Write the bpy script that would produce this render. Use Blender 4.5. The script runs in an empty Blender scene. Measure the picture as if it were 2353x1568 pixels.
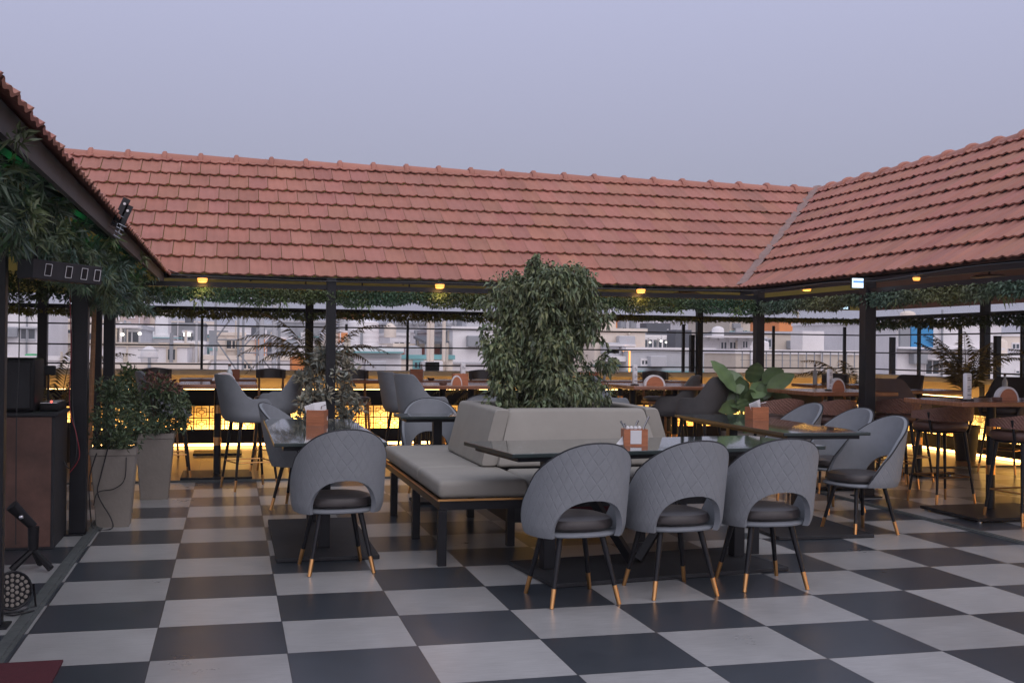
import bpy, math, random
from mathutils import Vector, Matrix
random.seed(7)
S = bpy.context.scene
COL = S.collection
PI = math.pi
# ---------------------------------------------------------------- camera model (solved from the floor tile grid)
FPX, YAW, PIT, ROL, HC = 2524.97, .2501, .0061, -.011, 1.4044
cy, sy, cp, sp, cr, sr = math.cos(YAW), math.sin(YAW), math.cos(PIT), math.sin(PIT), math.cos(ROL), math.sin(ROL)
R0 = Vector((cy, -sy, 0)); FW = Vector((sy*cp, cy*cp, sp)); U0 = Vector((-sy*sp, -cy*sp, cp))
def ray(px, py):
    x = (px-1176)/FPX; y = (784-py)/FPX
    x, y = x*cr+y*sr, -x*sr+y*cr
    return FW + x*R0 + y*U0
def YP(px, py, Y):            # point on the vertical plane y = Y
    d = ray(px, py); t = Y/d[1]; return (d[0]*t, HC+d[2]*t)
def XP(px, py, X):
    d = ray(px, py); t = X/d[0]; return (d[1]*t, HC+d[2]*t)
cam = bpy.data.cameras.new('camera'); camo = bpy.data.objects.new('camera', cam); COL.objects.link(camo)
Rr = cr*R0 - sr*U0; Ur = sr*R0 + cr*U0
camo.matrix_world = Matrix.Translation((0, 0, HC)) @ Matrix((Rr, Ur, -FW)).transposed().to_4x4()
cam.sensor_width = 36; cam.lens = 36*FPX/2352; cam.clip_end = 3000; cam.clip_start = .05
S.camera = camo
# ---------------------------------------------------------------- materials
MATS = {}
def mat(name, col, rough=.6, metal=0, vary=.12, scale=6, bump=0, bscale=60, spec=.5, coat=0, stretch=(1, 1, 1), attr=None, emit=None, estr=0):
    m = bpy.data.materials.new(name); m.use_nodes = True; MATS[name] = m
    nt = m.node_tree; N = nt.nodes; L = nt.links; b = N['Principled BSDF']
    b.inputs['Roughness'].default_value = rough; b.inputs['Metallic'].default_value = metal
    b.inputs['Specular IOR Level'].default_value = spec
    if coat: b.inputs['Coat Weight'].default_value = coat; b.inputs['Coat Roughness'].default_value = .08
    tc = N.new('ShaderNodeTexCoord'); mp = N.new('ShaderNodeMapping'); mp.inputs['Scale'].default_value = stretch
    L.new(tc.outputs['Object'], mp.inputs[0])
    no = N.new('ShaderNodeTexNoise'); no.inputs['Scale'].default_value = scale; no.inputs['Detail'].default_value = 6; no.inputs['Roughness'].default_value = .65
    L.new(mp.outputs[0], no.inputs[0])
    mr = N.new('ShaderNodeMapRange'); mr.inputs[1].default_value = .25; mr.inputs[2].default_value = .75
    mr.inputs[3].default_value = 1-vary; mr.inputs[4].default_value = 1+vary
    L.new(no.outputs[0], mr.inputs[0])
    mx = N.new('ShaderNodeMix'); mx.data_type = 'RGBA'; mx.blend_type = 'MULTIPLY'; mx.inputs[0].default_value = 1
    mx.inputs[6].default_value = (*col, 1); L.new(mr.outputs[0], mx.inputs[7])
    out = mx.outputs[2]
    if attr:
        at = N.new('ShaderNodeAttribute'); at.attribute_name = attr
        m2 = N.new('ShaderNodeMix'); m2.data_type = 'RGBA'; m2.blend_type = 'MULTIPLY'; m2.inputs[0].default_value = 1
        L.new(out, m2.inputs[6]); L.new(at.outputs['Color'], m2.inputs[7]); out = m2.outputs[2]
    L.new(out, b.inputs['Base Color'])
    if bump:
        n2 = N.new('ShaderNodeTexNoise'); n2.inputs['Scale'].default_value = bscale; n2.inputs['Detail'].default_value = 4
        L.new(mp.outputs[0], n2.inputs[0])
        bp = N.new('ShaderNodeBump'); bp.inputs['Strength'].default_value = bump; bp.inputs['Distance'].default_value = .01
        L.new(n2.outputs[0], bp.inputs['Height']); L.new(bp.outputs[0], b.inputs['Normal'])
    if emit:
        b.inputs['Emission Color'].default_value = (*emit, 1); b.inputs['Emission Strength'].default_value = estr
    return m
mat('black_metal', (.009, .0095, .013), .42, 0, .2, spec=.3)
mat('charcoal', (.022, .023, .027), .6, 0, .25, 8, .1, spec=.35)
mat('gold', (.62, .33, .13), .28, 1, .1)
mat('wood_top', (.24, .095, .05), .22, 0, .35, 5, .05, 30, stretch=(1, 9, 1), coat=.3)
mat('wood_box', (.42, .15, .07), .45, 0, .35, 8, .1, 60, stretch=(1, 1, 9))
mat('wood_frame', (.26, .12, .05), .45, 0, .3, 8, .1, stretch=(1, 1, 6))
mat('shell_grey', (.225, .243, .268), .75, 0, .10, 9, .12, 260)
mat('shell_dark', (.075, .07, .07), .7, 0, .12, 9, .12, 260)
mat('shell_brown', (.13, .085, .07), .7, 0, .12, 9, .12, 260)
mat('seat_leather', (.045, .038, .037), .38, 0, .2, 7, .15, 25)
mat('seat_brown', (.12, .06, .045), .42, 0, .2, 7, .15, 25)
mat('bench_beige', (.29, .275, .245), .62, 0, .09, 3, .4, 7)
mat('paper', (.7, .7, .72), .7, 0, .05)
mat('print_ink', (.12, .13, .15), .7, 0, .05)
mat('steel', (.55, .56, .58), .25, 1, .1)
mat('planter_grey', (.24, .215, .19), .8, 0, .12, 5, .3, 40)
mat('soil', (.04, .03, .022), .95, 0, .4, 30, .6, 60)
mat('bark', (.09, .065, .045), .9, 0, .4, 18, .6, 60)
mat('leaf_ficus', (.125, .155, .075), .42, 0, .35, 3, attr='tint')
mat('leaf_fiddle', (.12, .185, .085), .4, 0, .3, 4, attr='tint')
mat('leaf_shrub', (.24, .24, .19), .5, 0, .35, 5, attr='tint')
mat('leaf_bush', (.085, .125, .06), .5, 0, .35, 5, attr='tint')
mat('leaf_red', (.16, .07, .055), .5, 0, .35, 5, attr='tint')
mat('leaf_palm', (.12, .12, .065), .5, 0, .3, 5, attr='tint')
mat('leaf_lit_yellow', (.17, .21, .05), .5, 0, .35, 4, attr='tint')  # garland leaf with the yellow LED glow from below put into its colour
mat('leaf_fake', (.06, .105, .045), .5, 0, .35, 4, attr='tint')
mat('leaf_blue', (.115, .155, .085), .5, 0, .35, 4, attr='tint')
mat('yellow_wall', (.62, .46, .25), .7, 0, .08, 3)
mat('ledge', (.5, .48, .46), .6, 0, .1, 3)
mat('ceiling_panel', (.42, .36, .08), .8, 0, .15, 2)
mat('ceiling_wood', (.14, .055, .028), .7, 0, .25, 3, stretch=(8, 1, 1))
mat('cement', (.28, .19, .17), .9, 0, .25, 9, .4, 30)
mat('kerb', (.085, .095, .095), .7, 0, .35, 7, .3, 40)
mat('red_carpet', (.075, .007, .015), .95, 0, .2, 40, .5, 200)
mat('cable', (.012, .012, .014), .5)
mat('cable_red', (.25, .02, .03), .5)
mat('glass_clear', (.5, .55, .58), .06, 0, .05)
mat('window_dark', (.07, .085, .10), .12, 0, .2, 1)
mat('panel_black', (.007, .007, .009), .5, 0, .15, 5, spec=.25)
mat('old_brown', (.095, .045, .033), .55, 0, .5, 4, .1)
mat('fascia_brown', (.065, .058, .055), .7, 0, .25, 3)
mat('led_amber', (.8, .6, .3), .5, emit=(1, .52, .15), estr=12)
mat('led_dim', (.8, .6, .3), .5, emit=(1, .60, .22), estr=9)
mat('led_green', (.1, .6, .2), .5, emit=(.05, 1, .25), estr=4)
mat('led_red', (.8, .05, .05), .5, emit=(1, .05, .03), estr=8)
mat('lamp_glow', (.8, .5, .2), .5, emit=(1, .36, .05), estr=1.7)
mat('lamp_white', (.9, .9, .9), .5, emit=(1, .93, .8), estr=3)
mat('screen_glow', (.6, .7, .8), .3, emit=(.62, .86, 1), estr=1.3)
mat('screen_blue', (.1, .2, .5), .3, emit=(.12, .28, .75), estr=1.0)
mat('pink_glow', (.9, .1, .3), .5, emit=(1, .08, .25), estr=1.2)

def marble():
    m = mat('marble', (.03, .05, .048), .03, 0, .3, 4, coat=.6)
    nt = m.node_tree; N = nt.nodes; L = nt.links; b = N['Principled BSDF']
    tc = N.new('ShaderNodeTexCoord')
    w = N.new('ShaderNodeTexNoise'); w.inputs['Scale'].default_value = 3.2; w.inputs['Detail'].default_value = 9; w.inputs['Distortion'].default_value = 1.6
    L.new(tc.outputs['Object'], w.inputs[0])
    r = N.new('ShaderNodeValToRGB'); e = r.color_ramp.elements
    e[0].position = .0; e[0].color = (.016, .028, .027, 1); e[1].position = 1; e[1].color = (.03, .05, .048, 1)
    a = e.new(.49); a.color = (.03, .05, .05, 1); a = e.new(.505); a.color = (.26, .32, .31, 1); a = e.new(.52); a.color = (.03, .045, .045, 1)
    L.new(w.outputs[0], r.inputs[0]); L.new(r.outputs[0], b.inputs['Base Color'])
marble()
mat('marble_edge', (.02, .032, .032), .35, 0, .3, 12)

def rooftile():
    m = mat('roof_tile', (.385, .165, .12), .7, 0, .15, 2.5, .15, 70, attr='tint')
    return m
rooftile()

def quilt():          # grey leatherette with a stitched diamond grid, laid out in the shell's own UV (metres)
    m = mat('shell_quilted', (.235, .25, .27), .72, 0, .08, 9)
    nt = m.node_tree; N = nt.nodes; L = nt.links; b = N['Principled BSDF']
    uv = N.new('ShaderNodeUVMap'); sx = N.new('ShaderNodeSeparateXYZ'); L.new(uv.outputs[0], sx.inputs[0])
    def M(op, a, c=None):
        n = N.new('ShaderNodeMath'); n.operation = op
        for i, v in enumerate((a, c)):
            if v is None: continue
            if isinstance(v, (int, float)): n.inputs[i].default_value = v
            else: L.new(v, n.inputs[i])
        return n.outputs[0]
    a = M('MULTIPLY', sx.outputs[0], 18.5); c = M('MULTIPLY', sx.outputs[1], 10.3)
    p = M('PINGPONG', M('ADD', a, c), .5); q = M('PINGPONG', M('SUBTRACT', a, c), .5)
    d = M('MINIMUM', p, q)
    mr = N.new('ShaderNodeMapRange'); mr.interpolation_type = 'SMOOTHSTEP'; mr.inputs[1].default_value = 0; mr.inputs[2].default_value = .11
    L.new(d, mr.inputs[0])
    bp = N.new('ShaderNodeBump'); bp.inputs['Strength'].default_value = .6; bp.inputs['Distance'].default_value = .0032
    L.new(mr.outputs[0], bp.inputs['Height']); L.new(bp.outputs[0], b.inputs['Normal'])
quilt()
def weave():
    m = mat('woven_brown', (.24, .12, .09), .6, 0, .2, 20)
    nt = m.node_tree; N = nt.nodes; L = nt.links; b = N['Principled BSDF']
    uv = N.new('ShaderNodeUVMap'); ck = N.new('ShaderNodeTexWave'); ck.wave_type = 'BANDS'; ck.bands_direction = 'DIAGONAL'
    ck.inputs['Scale'].default_value = 20; ck.inputs['Distortion'].default_value = 2.5; ck.inputs['Detail'].default_value = 1; ck.inputs['Detail Scale'].default_value = 3
    L.new(uv.outputs[0], ck.inputs[0])
    bp = N.new('ShaderNodeBump'); bp.inputs['Strength'].default_value = .7; bp.inputs['Distance'].default_value = .008
    L.new(ck.outputs['Fac'], bp.inputs['Height']); L.new(bp.outputs[0], b.inputs['Normal'])
weave()

def floor_mat(name, light, dark, checker=True):
    m = bpy.data.materials.new(name); m.use_nodes = True; MATS[name] = m
    nt = m.node_tree; N = nt.nodes; L = nt.links; b = N['Principled BSDF']
    tc = N.new('ShaderNodeTexCoord'); mp = N.new('ShaderNodeMapping')
    mp.inputs['Location'].default_value = (.333/.6+21, -11.127/.6+40, .5); mp.inputs['Scale'].default_value = (1/.6, 1/.6, 0)
    L.new(tc.outputs['Object'], mp.inputs[0])
    ck = N.new('ShaderNodeTexChecker'); ck.inputs['Scale'].default_value = 1
    ck.inputs[1].default_value = (*dark, 1); ck.inputs[2].default_value = (*(light if checker else dark), 1)
    L.new(mp.outputs[0], ck.inputs[0])
    fl = N.new('ShaderNodeVectorMath'); fl.operation = 'FLOOR'; L.new(mp.outputs[0], fl.inputs[0])
    wn = N.new('ShaderNodeTexWhiteNoise'); wn.noise_dimensions = '3D'; L.new(fl.outputs[0], wn.inputs[0])
    mr = N.new('ShaderNodeMapRange'); mr.inputs[3].default_value = .86; mr.inputs[4].default_value = 1.12; L.new(wn.outputs['Value'], mr.inputs[0])
    m1 = N.new('ShaderNodeMix'); m1.data_type = 'RGBA'; m1.blend_type = 'MULTIPLY'; m1.inputs[0].default_value = 1
    L.new(ck.outputs[0], m1.inputs[6]); L.new(mr.outputs[0], m1.inputs[7])
    # printed grain, wear and foot-dirt
    mg = N.new('ShaderNodeMapping'); mg.inputs['Scale'].default_value = (3, 46, 1); L.new(tc.outputs['Object'], mg.inputs[0])
    ng = N.new('ShaderNodeTexNoise'); ng.inputs['Scale'].default_value = 2.2; ng.inputs['Detail'].default_value = 6; ng.inputs['Distortion'].default_value = .4; L.new(mg.outputs[0], ng.inputs[0])
    r2 = N.new('ShaderNodeMapRange'); r2.inputs[1].default_value = .3; r2.inputs[2].default_value = .7; r2.inputs[3].default_value = .86; r2.inputs[4].default_value = 1.08; L.new(ng.outputs[0], r2.inputs[0])
    m2 = N.new('ShaderNodeMix'); m2.data_type = 'RGBA'; m2.blend_type = 'MULTIPLY'; m2.inputs[0].default_value = 1
    L.new(m1.outputs[2], m2.inputs[6]); L.new(r2.outputs[0], m2.inputs[7])
    nd = N.new('ShaderNodeTexNoise'); nd.inputs['Scale'].default_value = 1.7; nd.inputs['Detail'].default_value = 8; nd.inputs['Roughness'].default_value = .7; L.new(tc.outputs['Object'], nd.inputs[0])
    r3 = N.new('ShaderNodeMapRange'); r3.inputs[1].default_value = .35; r3.inputs[2].default_value = .65; r3.inputs[3].default_value = .86; r3.inputs[4].default_value = 1.05; L.new(nd.outputs[0], r3.inputs[0])
    m3 = N.new('ShaderNodeMix'); m3.data_type = 'RGBA'; m3.blend_type = 'MULTIPLY'; m3.inputs[0].default_value = 1
    L.new(m2.outputs[2], m3.inputs[6]); L.new(r3.outputs[0], m3.inputs[7])
    # grout
    fr = N.new('ShaderNodeVectorMath'); fr.operation = 'FRACTION'; L.new(mp.outputs[0], fr.inputs[0])
    sx = N.new('ShaderNodeSeparateXYZ'); L.new(fr.outputs[0], sx.inputs[0])
    def M(op, a, c=None):
        n = N.new('ShaderNodeMath'); n.operation = op
        for i, v in enumerate((a, c)):
            if v is None: continue
            if isinstance(v, (int, float)): n.inputs[i].default_value = v
            else: L.new(v, n.inputs[i])
        return n.outputs[0]
    e = M('MINIMUM', M('PINGPONG', sx.outputs[0], .5), M('PINGPONG', sx.outputs[1], .5))
    g = M('LESS_THAN', e, .0042)
    m4 = N.new('ShaderNodeMix'); m4.data_type = 'RGBA'; L.new(g, m4.inputs[0]); L.new(m3.outputs[2], m4.inputs[6]); m4.inputs[7].default_value = (.035, .035, .04, 1)
    L.new(m4.outputs[2], b.inputs['Base Color'])
    r4 = N.new('ShaderNodeMapRange'); r4.inputs[1].default_value = .3; r4.inputs[2].default_value = .7; r4.inputs[3].default_value = .27; r4.inputs[4].default_value = .31; L.new(nd.outputs[0], r4.inputs[0])
    L.new(r4.outputs[0], b.inputs['Roughness'])
    bp = N.new('ShaderNodeBump'); bp.inputs['Strength'].default_value = .05; bp.inputs['Distance'].default_value = .003; L.new(ng.outputs[0], bp.inputs['Height']); L.new(bp.outputs[0], b.inputs['Normal'])
floor_mat('tile_checker', (.37, .37, .37), (.046, .055, .068))
floor_mat('tile_tan', (.25, .15, .09), (.25, .15, .09), False)

def lightbox():
    m = bpy.data.materials.new('lightbox'); m.use_nodes = True; MATS['lightbox'] = m
    nt = m.node_tree; N = nt.nodes; L = nt.links; b = N['Principled BSDF']
    b.inputs['Base Color'].default_value = (.6, .4, .2, 1)
    tc = N.new('ShaderNodeTexCoord'); no = N.new('ShaderNodeTexNoise'); no.inputs['Scale'].default_value = 1.6; L.new(tc.outputs['Object'], no.inputs[0])
    r = N.new('ShaderNodeValToRGB'); r.color_ramp.elements[0].position = .35; r.color_ramp.elements[0].color = (.75, .30, .045, 1)
    r.color_ramp.elements[1].position = .62; r.color_ramp.elements[1].color = (1, .55, .13, 1)
    L.new(no.outputs[0], r.inputs[0]); L.new(r.outputs[0], b.inputs['Emission Color'])
    mr = N.new('ShaderNodeMapRange'); mr.inputs[1].default_value = .38; mr.inputs[2].default_value = .62; mr.inputs[3].default_value = .8; mr.inputs[4].default_value = 1.5
    L.new(no.outputs[0], mr.inputs[0])
    sz = N.new('ShaderNodeSeparateXYZ'); L.new(tc.outputs['Object'], sz.inputs[0])     # the tubes sit low in the box
    m2 = N.new('ShaderNodeMapRange'); m2.inputs[1].default_value = .25; m2.inputs[2].default_value = .50; m2.inputs[3].default_value = 7.5; m2.inputs[4].default_value = 1.3; L.new(sz.outputs[2], m2.inputs[0])
    mu = N.new('ShaderNodeMath'); mu.operation = 'MULTIPLY'; L.new(mr.outputs[0], mu.inputs[0]); L.new(m2.outputs[0], mu.inputs[1]); L.new(mu.outputs[0], b.inputs['Emission Strength'])
lightbox()

# ---------------------------------------------------------------- object helpers
def tag(o, label=None, cat=None, group=None, kind=None):
    if label: o['label'] = label
    if cat: o['category'] = cat
    if group: o['group'] = group
    if kind: o['kind'] = kind
    return o
def thing(name, label, cat, loc=(0, 0, 0), rz=0, group=None):
    o = bpy.data.objects.new(name, None); COL.objects.link(o); o.location = loc; o.rotation_euler = (0, 0, rz)
    o.empty_display_size = .05
    return tag(o, label, cat, group)
def copy_tree(o, parent=None):
    c = o.copy(); COL.objects.link(c)
    if parent is not None: c.parent = parent
    for ch in list(o.children):
        copy_tree(ch, c)
    return c
def place(proto, loc, rz, label, group=None, first=[None]):
    key = proto.name
    if not proto.get('_used'):
        proto['_used'] = 1; c = proto
    else:
        c = copy_tree(proto)
    c.location = loc; c.rotation_euler = (0, 0, rz); c['label'] = label
    if group: c['group'] = group
    return c
class MB:
    def __init__(s): s.v = []; s.f = []; s.tint = []; s.uv = {}; s.mi = []
    def box(s, x0, x1, y0, y1, z0, z1):
        b = len(s.v)
        s.v += [(x0, y0, z0), (x1, y0, z0), (x1, y1, z0), (x0, y1, z0), (x0, y0, z1), (x1, y0, z1), (x1, y1, z1), (x0, y1, z1)]
        s.f += [tuple(b+i for i in q) for q in ((0, 3, 2, 1), (4, 5, 6, 7), (0, 1, 5, 4), (1, 2, 6, 5), (2, 3, 7, 6), (3, 0, 4, 7))]
        return s
    def bevbox(s, x0, x1, y0, y1, z0, z1, r=.01, n=3):
        # rounded box: stacked rounded-rectangle rings
        rings = []
        for k in range(n+1):
            a = k/n*PI/2; rings.append((z0+r-r*math.cos(a), r-r*math.sin(a)))
        for k in range(n+1):
            a = k/n*PI/2; rings.append((z1-r+r*math.sin(a), r-r*math.cos(a)))
        cn = 4; base = len(s.v); cnt = 0
        for z, ins in rings:
            pts = []
            for (cx, cyy, a0) in ((x1-r, y1-r, 0), (x0+r, y1-r, PI/2), (x0+r, y0+r, PI), (x1-r, y0+r, 1.5*PI)):
                for j in range(cn+1):
                    a = a0+j/cn*PI/2; rr = r-ins
                    pts.append((cx+rr*math.cos(a), cyy+rr*math.sin(a), z))
            s.v += pts; cnt = len(pts)
        for k in range(len(rings)-1):
            for j in range(cnt):
                j2 = (j+1) % cnt
                s.f.append((base+k*cnt+j, base+k*cnt+j2, base+(k+1)*cnt+j2, base+(k+1)*cnt+j))
        s.f.append(tuple(base+cnt-1-j for j in range(cnt))); s.f.append(tuple(base+(len(rings)-1)*cnt+j for j in range(cnt)))
        return s
    def cyl(s, p, q, r0, r1=None, n=12, cap=True):
        r1 = r0 if r1 is None else r1; p = Vector(p); q = Vector(q); d = (q-p).normalized()
        a = Vector((0, 0, 1)) if abs(d.z) < .9 else Vector((1, 0, 0)); u = d.cross(a).normalized(); w = d.cross(u)
        b = len(s.v)
        for c, r in ((p, r0), (q, r1)):
            for i in range(n):
                t = 2*PI*i/n; s.v.append(tuple(c+u*(r*math.cos(t))+w*(r*math.sin(t))))
        for i in range(n):
            j = (i+1) % n; s.f.append((b+i, b+n+i, b+n+j, b+j))
        if cap: s.f.append(tuple(b+i for i in range(n))); s.f.append(tuple(b+2*n-1-i for i in range(n)))
        return s
    def tube(s, pts, r, n=6, r1=None):
        P = [Vector(p) for p in pts]; m = len(P); b = len(s.v)
        for i, p in enumerate(P):
            d = (P[min(i+1, m-1)]-P[max(i-1, 0)]).normalized()
            a = Vector((0, 0, 1)) if abs(d.z) < .9 else Vector((1, 0, 0)); u = d.cross(a).normalized(); w = d.cross(u)
            rr = r if r1 is None else r+(r1-r)*i/(m-1)
            for k in range(n):
                t = 2*PI*k/n; s.v.append(tuple(p+u*(rr*math.cos(t))+w*(rr*math.sin(t))))
        for i in range(m-1):
            for k in range(n):
                l = (k+1) % n; s.f.append((b+i*n+k, b+i*n+l, b+(i+1)*n+l, b+(i+1)*n+k))
        s.f.append(tuple(b+n-1-i for i in range(n))); s.f.append(tuple(b+(m-1)*n+i for i in range(n)))
        return s
    def lathe(s, prof, c=(0, 0, 0), n=20, sq=0):
        b = len(s.v); m = len(prof)
        for r, z in prof:
            for k in range(n):
                t = 2*PI*(k+.5)/n; s.v.append((c[0]+r*math.cos(t), c[1]+r*math.sin(t), c[2]+z))
        for i in range(m-1):
            for k in range(n):
                l = (k+1) % n; s.f.append((b+i*n+k, b+i*n+l, b+(i+1)*n+l, b+(i+1)*n+k))
        s.f.append(tuple(b+n-1-i for i in range(n))); s.f.append(tuple(b+(m-1)*n+i for i in range(n)))
        return s
    def prism(s, poly, axis, a0, a1):      # poly of 2-D points extruded along axis between a0 and a1
        b = len(s.v); n = len(poly)
        for a in (a0, a1):
            for (u, w) in poly:
                s.v.append((a, u, w) if axis == 'x' else ((u, a, w) if axis == 'y' else (u, w, a)))
        for i in range(n):
            j = (i+1) % n; s.f.append((b+i, b+j, b+n+j, b+n+i))
        s.f.append(tuple(b+n-1-i for i in range(n))); s.f.append(tuple(b+n+i for i in range(n)))
        return s
    def quad(s, a, b_, c, d):
        b = len(s.v); s.v += [tuple(a), tuple(b_), tuple(c), tuple(d)]; s.f.append((b, b+1, b+2, b+3)); return s
    def leaf(s, p, d, side, L, W, droop=.25, t=1., n=2):
        # pointed folded leaf from p along d, blade spread along side
        p = Vector(p); d = Vector(d).normalized(); side = Vector(side); side = (side-d*side.dot(d)).normalized(); up = side.cross(d)
        b = len(s.v)
        m = p+d*(L*.45)+up*(L*.06); e = p+d*L-Vector((0, 0, 1))*(L*droop)
        s.v += [tuple(p), tuple(m+side*(W*.5)+up*(W*.12)), tuple(m-up*(W*.05)), tuple(m-side*(W*.5)+up*(W*.12)), tuple(e)]
        s.f += [(b, b+2, b+1), (b, b+3, b+2), (b+1, b+2, b+4), (b+2, b+3, b+4)]
        s.tint += [t]*5
        return s
    def build(s, name, m, parent=None, smooth=False, world=True, bevel=0):
        me = bpy.data.meshes.new(name)
        off = Vector((0, 0, 0))
        if parent is not None and world:
            q = parent
            while q is not None: off += q.location; q = q.parent
        me.from_pydata([tuple(Vector(v)-off) for v in s.v], [], s.f)
        if s.tint:
            at = me.color_attributes.new('tint', 'FLOAT_COLOR', 'POINT')
            tt = s.tint+[(1.)]*(len(s.v)-len(s.tint))
            buf = []
            for t in tt: buf += ([t, t, t, 1] if not isinstance(t, tuple) else [*t, 1])
            at.data.foreach_set('color', buf)
        if s.uv:
            ul = me.uv_layers.new(name='UVMap')
            for lp in me.loops: ul.data[lp.index].uv = s.uv.get(lp.vertex_index, (0, 0))
        ms = m if isinstance(m, (list, tuple)) else [m]
        for x in ms: me.materials.append(MATS[x])
        if s.mi:
            for i, p in enumerate(me.polygons):
                if i < len(s.mi): p.material_index = s.mi[i]
        me.validate(); me.update()
        if smooth:
            for p in me.polygons: p.use_smooth = True
            try: me.set_sharp_from_angle(angle=math.radians(42))
            except Exception: pass
        o = bpy.data.objects.new(name, me); COL.objects.link(o)
        if parent is not None: o.parent = parent
        if bevel:
            bv = o.modifiers.new('bevel', 'BEVEL'); bv.width = bevel; bv.segments = 2; bv.limit_method = 'ANGLE'
        return o
def W(px, py, Y): x, z = YP(px, py, Y); return Vector((x, Y, z))
# ================================================================ SETTING
def sheet(name, x0, x1, y0, y1, z, m):
    o = MB().quad((x0, y0, z), (x1, y0, z), (x1, y1, z), (x0, y1, z)).build(name, m); return tag(o, kind='structure')
sheet('floor', -.333-.6*8, 9.9, -3, 11.727, 0, 'tile_checker')
sheet('terrace_floor', -.333-.6*8, 9.9, 11.727, 15.8, 0, 'tile_tan')
for nm, (a, b, c, d) in {'back_drain_strip': (-5, 9.9, 11.69, 11.80), 'left_drain_strip': (-1.03, -.95, -2, 11.688), 'right_drain_strip': (5.66, 5.75, -2, 11.688)}.items():
    mb = MB().box(a, b, c, d, .001, .008)
    if 'back' in nm: mb.box(a, b, c+.03, d-.03, .0082, .014)
    else: mb.box(a+.02, b-.02, c, d, .0082, .014)
    tag(mb.build(nm, 'kerb'), kind='structure')
mat('ground_far', (.34, .32, .30), .95, 0, .5, .05)
sheet('ground', -900, 900, -300, 1500, -16, 'ground_far')
mb = MB().box(-5.2, 10.3, -4, 16.0, -16, -.03)
o = mb.build('roof_terrace_block', 'cement'); tag(o, 'pale concrete block carrying the roof terrace', 'building')

EX0, EX1, EY, EZ, RUN, RISE = -.69, 6.08, 12.42, 2.17, 2.44, 1.67
K = RISE/RUN; TH = math.atan(K); sT, cT = math.sin(TH), math.cos(TH)
def tiles(P, lo, hi, rev=False):
    mb = MB(); w = .237; e = .345*cT; n = int(RUN/e)+1; nu = 12
    for k in range(n):
        t0 = k*e-.015*(k == 0); t1 = min((k+1)*e+.02, RUN+.02)
        a0 = lo(RUN)-w; cnt = int((hi(RUN)-a0)/w)+3
        for i in range(cnt):
            A = a0+i*w+(w/2 if k % 2 else 0)
            if A+w < lo(t1) or A > hi(t1): continue
            j = random.uniform(-.003, .003); hj = random.uniform(-.002, .003)
            g = random.gauss(.99, .055); tint = (g*random.uniform(.97, 1.03), g*random.uniform(.95, 1.04), g*random.uniform(.93, 1.06))
            b = len(mb.v)
            for (t, hb, dz) in ((t0+j, .036, -.015), (t0+j, .036, 0), ((t0+t1)/2, .019, 0), (t1, .002, 0)):
                for q in range(nu+1):
                    u = q/nu; a = A+.0035+(w-.007)*u
                    pr_ = .0055*math.cos(4*PI*u)+.001*math.cos(2*PI*u)+(.007 if u > .9 else 0)
                    a = min(max(a, lo(max(t, 0))), hi(max(t, 0)))
                    mb.v.append(P(a, t, hb+pr_+dz+hj)); mb.tint.append(tint)
            r = nu+1
            for row in range(3):
                for q in range(nu):
                    f = (b+row*r+q, b+row*r+q+1, b+(row+1)*r+q+1, b+(row+1)*r+q)
                    mb.f.append(f[::-1] if rev else f)
    return mb
def ridge(p, q):
    mb = MB(); p = Vector(p); q = Vector(q); d = (q-p).normalized(); L = (q-p).length; s = Vector((0, 0, 1)).cross(d); up = Vector((0, 0, 1)); n = int(L/.44)
    step = L/n
    for i in range(n):
        a = i*step; b = len(mb.v); g = random.gauss(1.05, .05)
        prof = ((0, .142, .002), (.02, .150, .014), (.05, .150, .014), (.065, .136, .002), (step+.03, .126, -.008))
        for (x, r, z) in prof:
            for k in range(9):
                t = PI*(k/8); mb.v.append(tuple(p+d*(a+x)+s*(r*math.cos(t))+up*(z-.075+r*.86*math.sin(t)))); mb.tint.append(g)
        for i2 in range(len(prof)-1):
            for k in range(8): mb.f.append((b+i2*9+k, b+(i2+1)*9+k, b+(i2+1)*9+k+1, b+i2*9+k+1))
        mb.f.append(tuple(b+k for k in range(9)))
    return mb
PB = lambda a, t, h: (a, EY+t-h*sT, EZ+K*t+h*cT)
PR = lambda a, t, h: (EX1+t-h*sT, a, EZ+K*t+h*cT)
PL = lambda a, t, h: (EX0+.015-t+h*sT, a, EZ-.032+K*t+h*cT)
rb = thing('tiled_roof', 'terracotta tiled roof running straight across behind the tree', 'roof', (2.7, EY, EZ), group='tiled roofs around the courtyard')
rr = thing('tiled_roof', 'terracotta tiled roof slope on the right climbing towards the camera', 'roof', (EX1, 8, EZ), group='tiled roofs around the courtyard')
rl = thing('tiled_roof', 'roof wing on the left seen edge on above the leafy garland', 'roof', (EX0, 8, EZ), group='tiled roofs around the courtyard')
YN = 2.2
tiles(PB, lambda t: EX0-t, lambda t: EX1+t).build('roof_slope', 'roof_tile', rb, True)
tiles(PR, lambda t: YN, lambda t: EY+t, True).build('roof_slope', 'roof_tile', rr, True)
tiles(PL, lambda t: YN, lambda t: EY+t).build('roof_slope', 'roof_tile', rl, True)
zr = EZ+RISE
ridge((EX0-RUN, EY+RUN, zr-.01), (EX1+RUN, EY+RUN, zr-.01)).build('ridge_tiles', 'roof_tile', rb, True)
ridge((EX1+RUN, YN, zr-.01), (EX1+RUN, EY+RUN, zr-.01)).build('ridge_tiles', 'roof_tile', rr, True)
ridge((EX0-RUN, YN, zr-.01), (EX0-RUN, EY+RUN, zr-.01)).build('ridge_tiles', 'roof_tile', rl, True)
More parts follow.
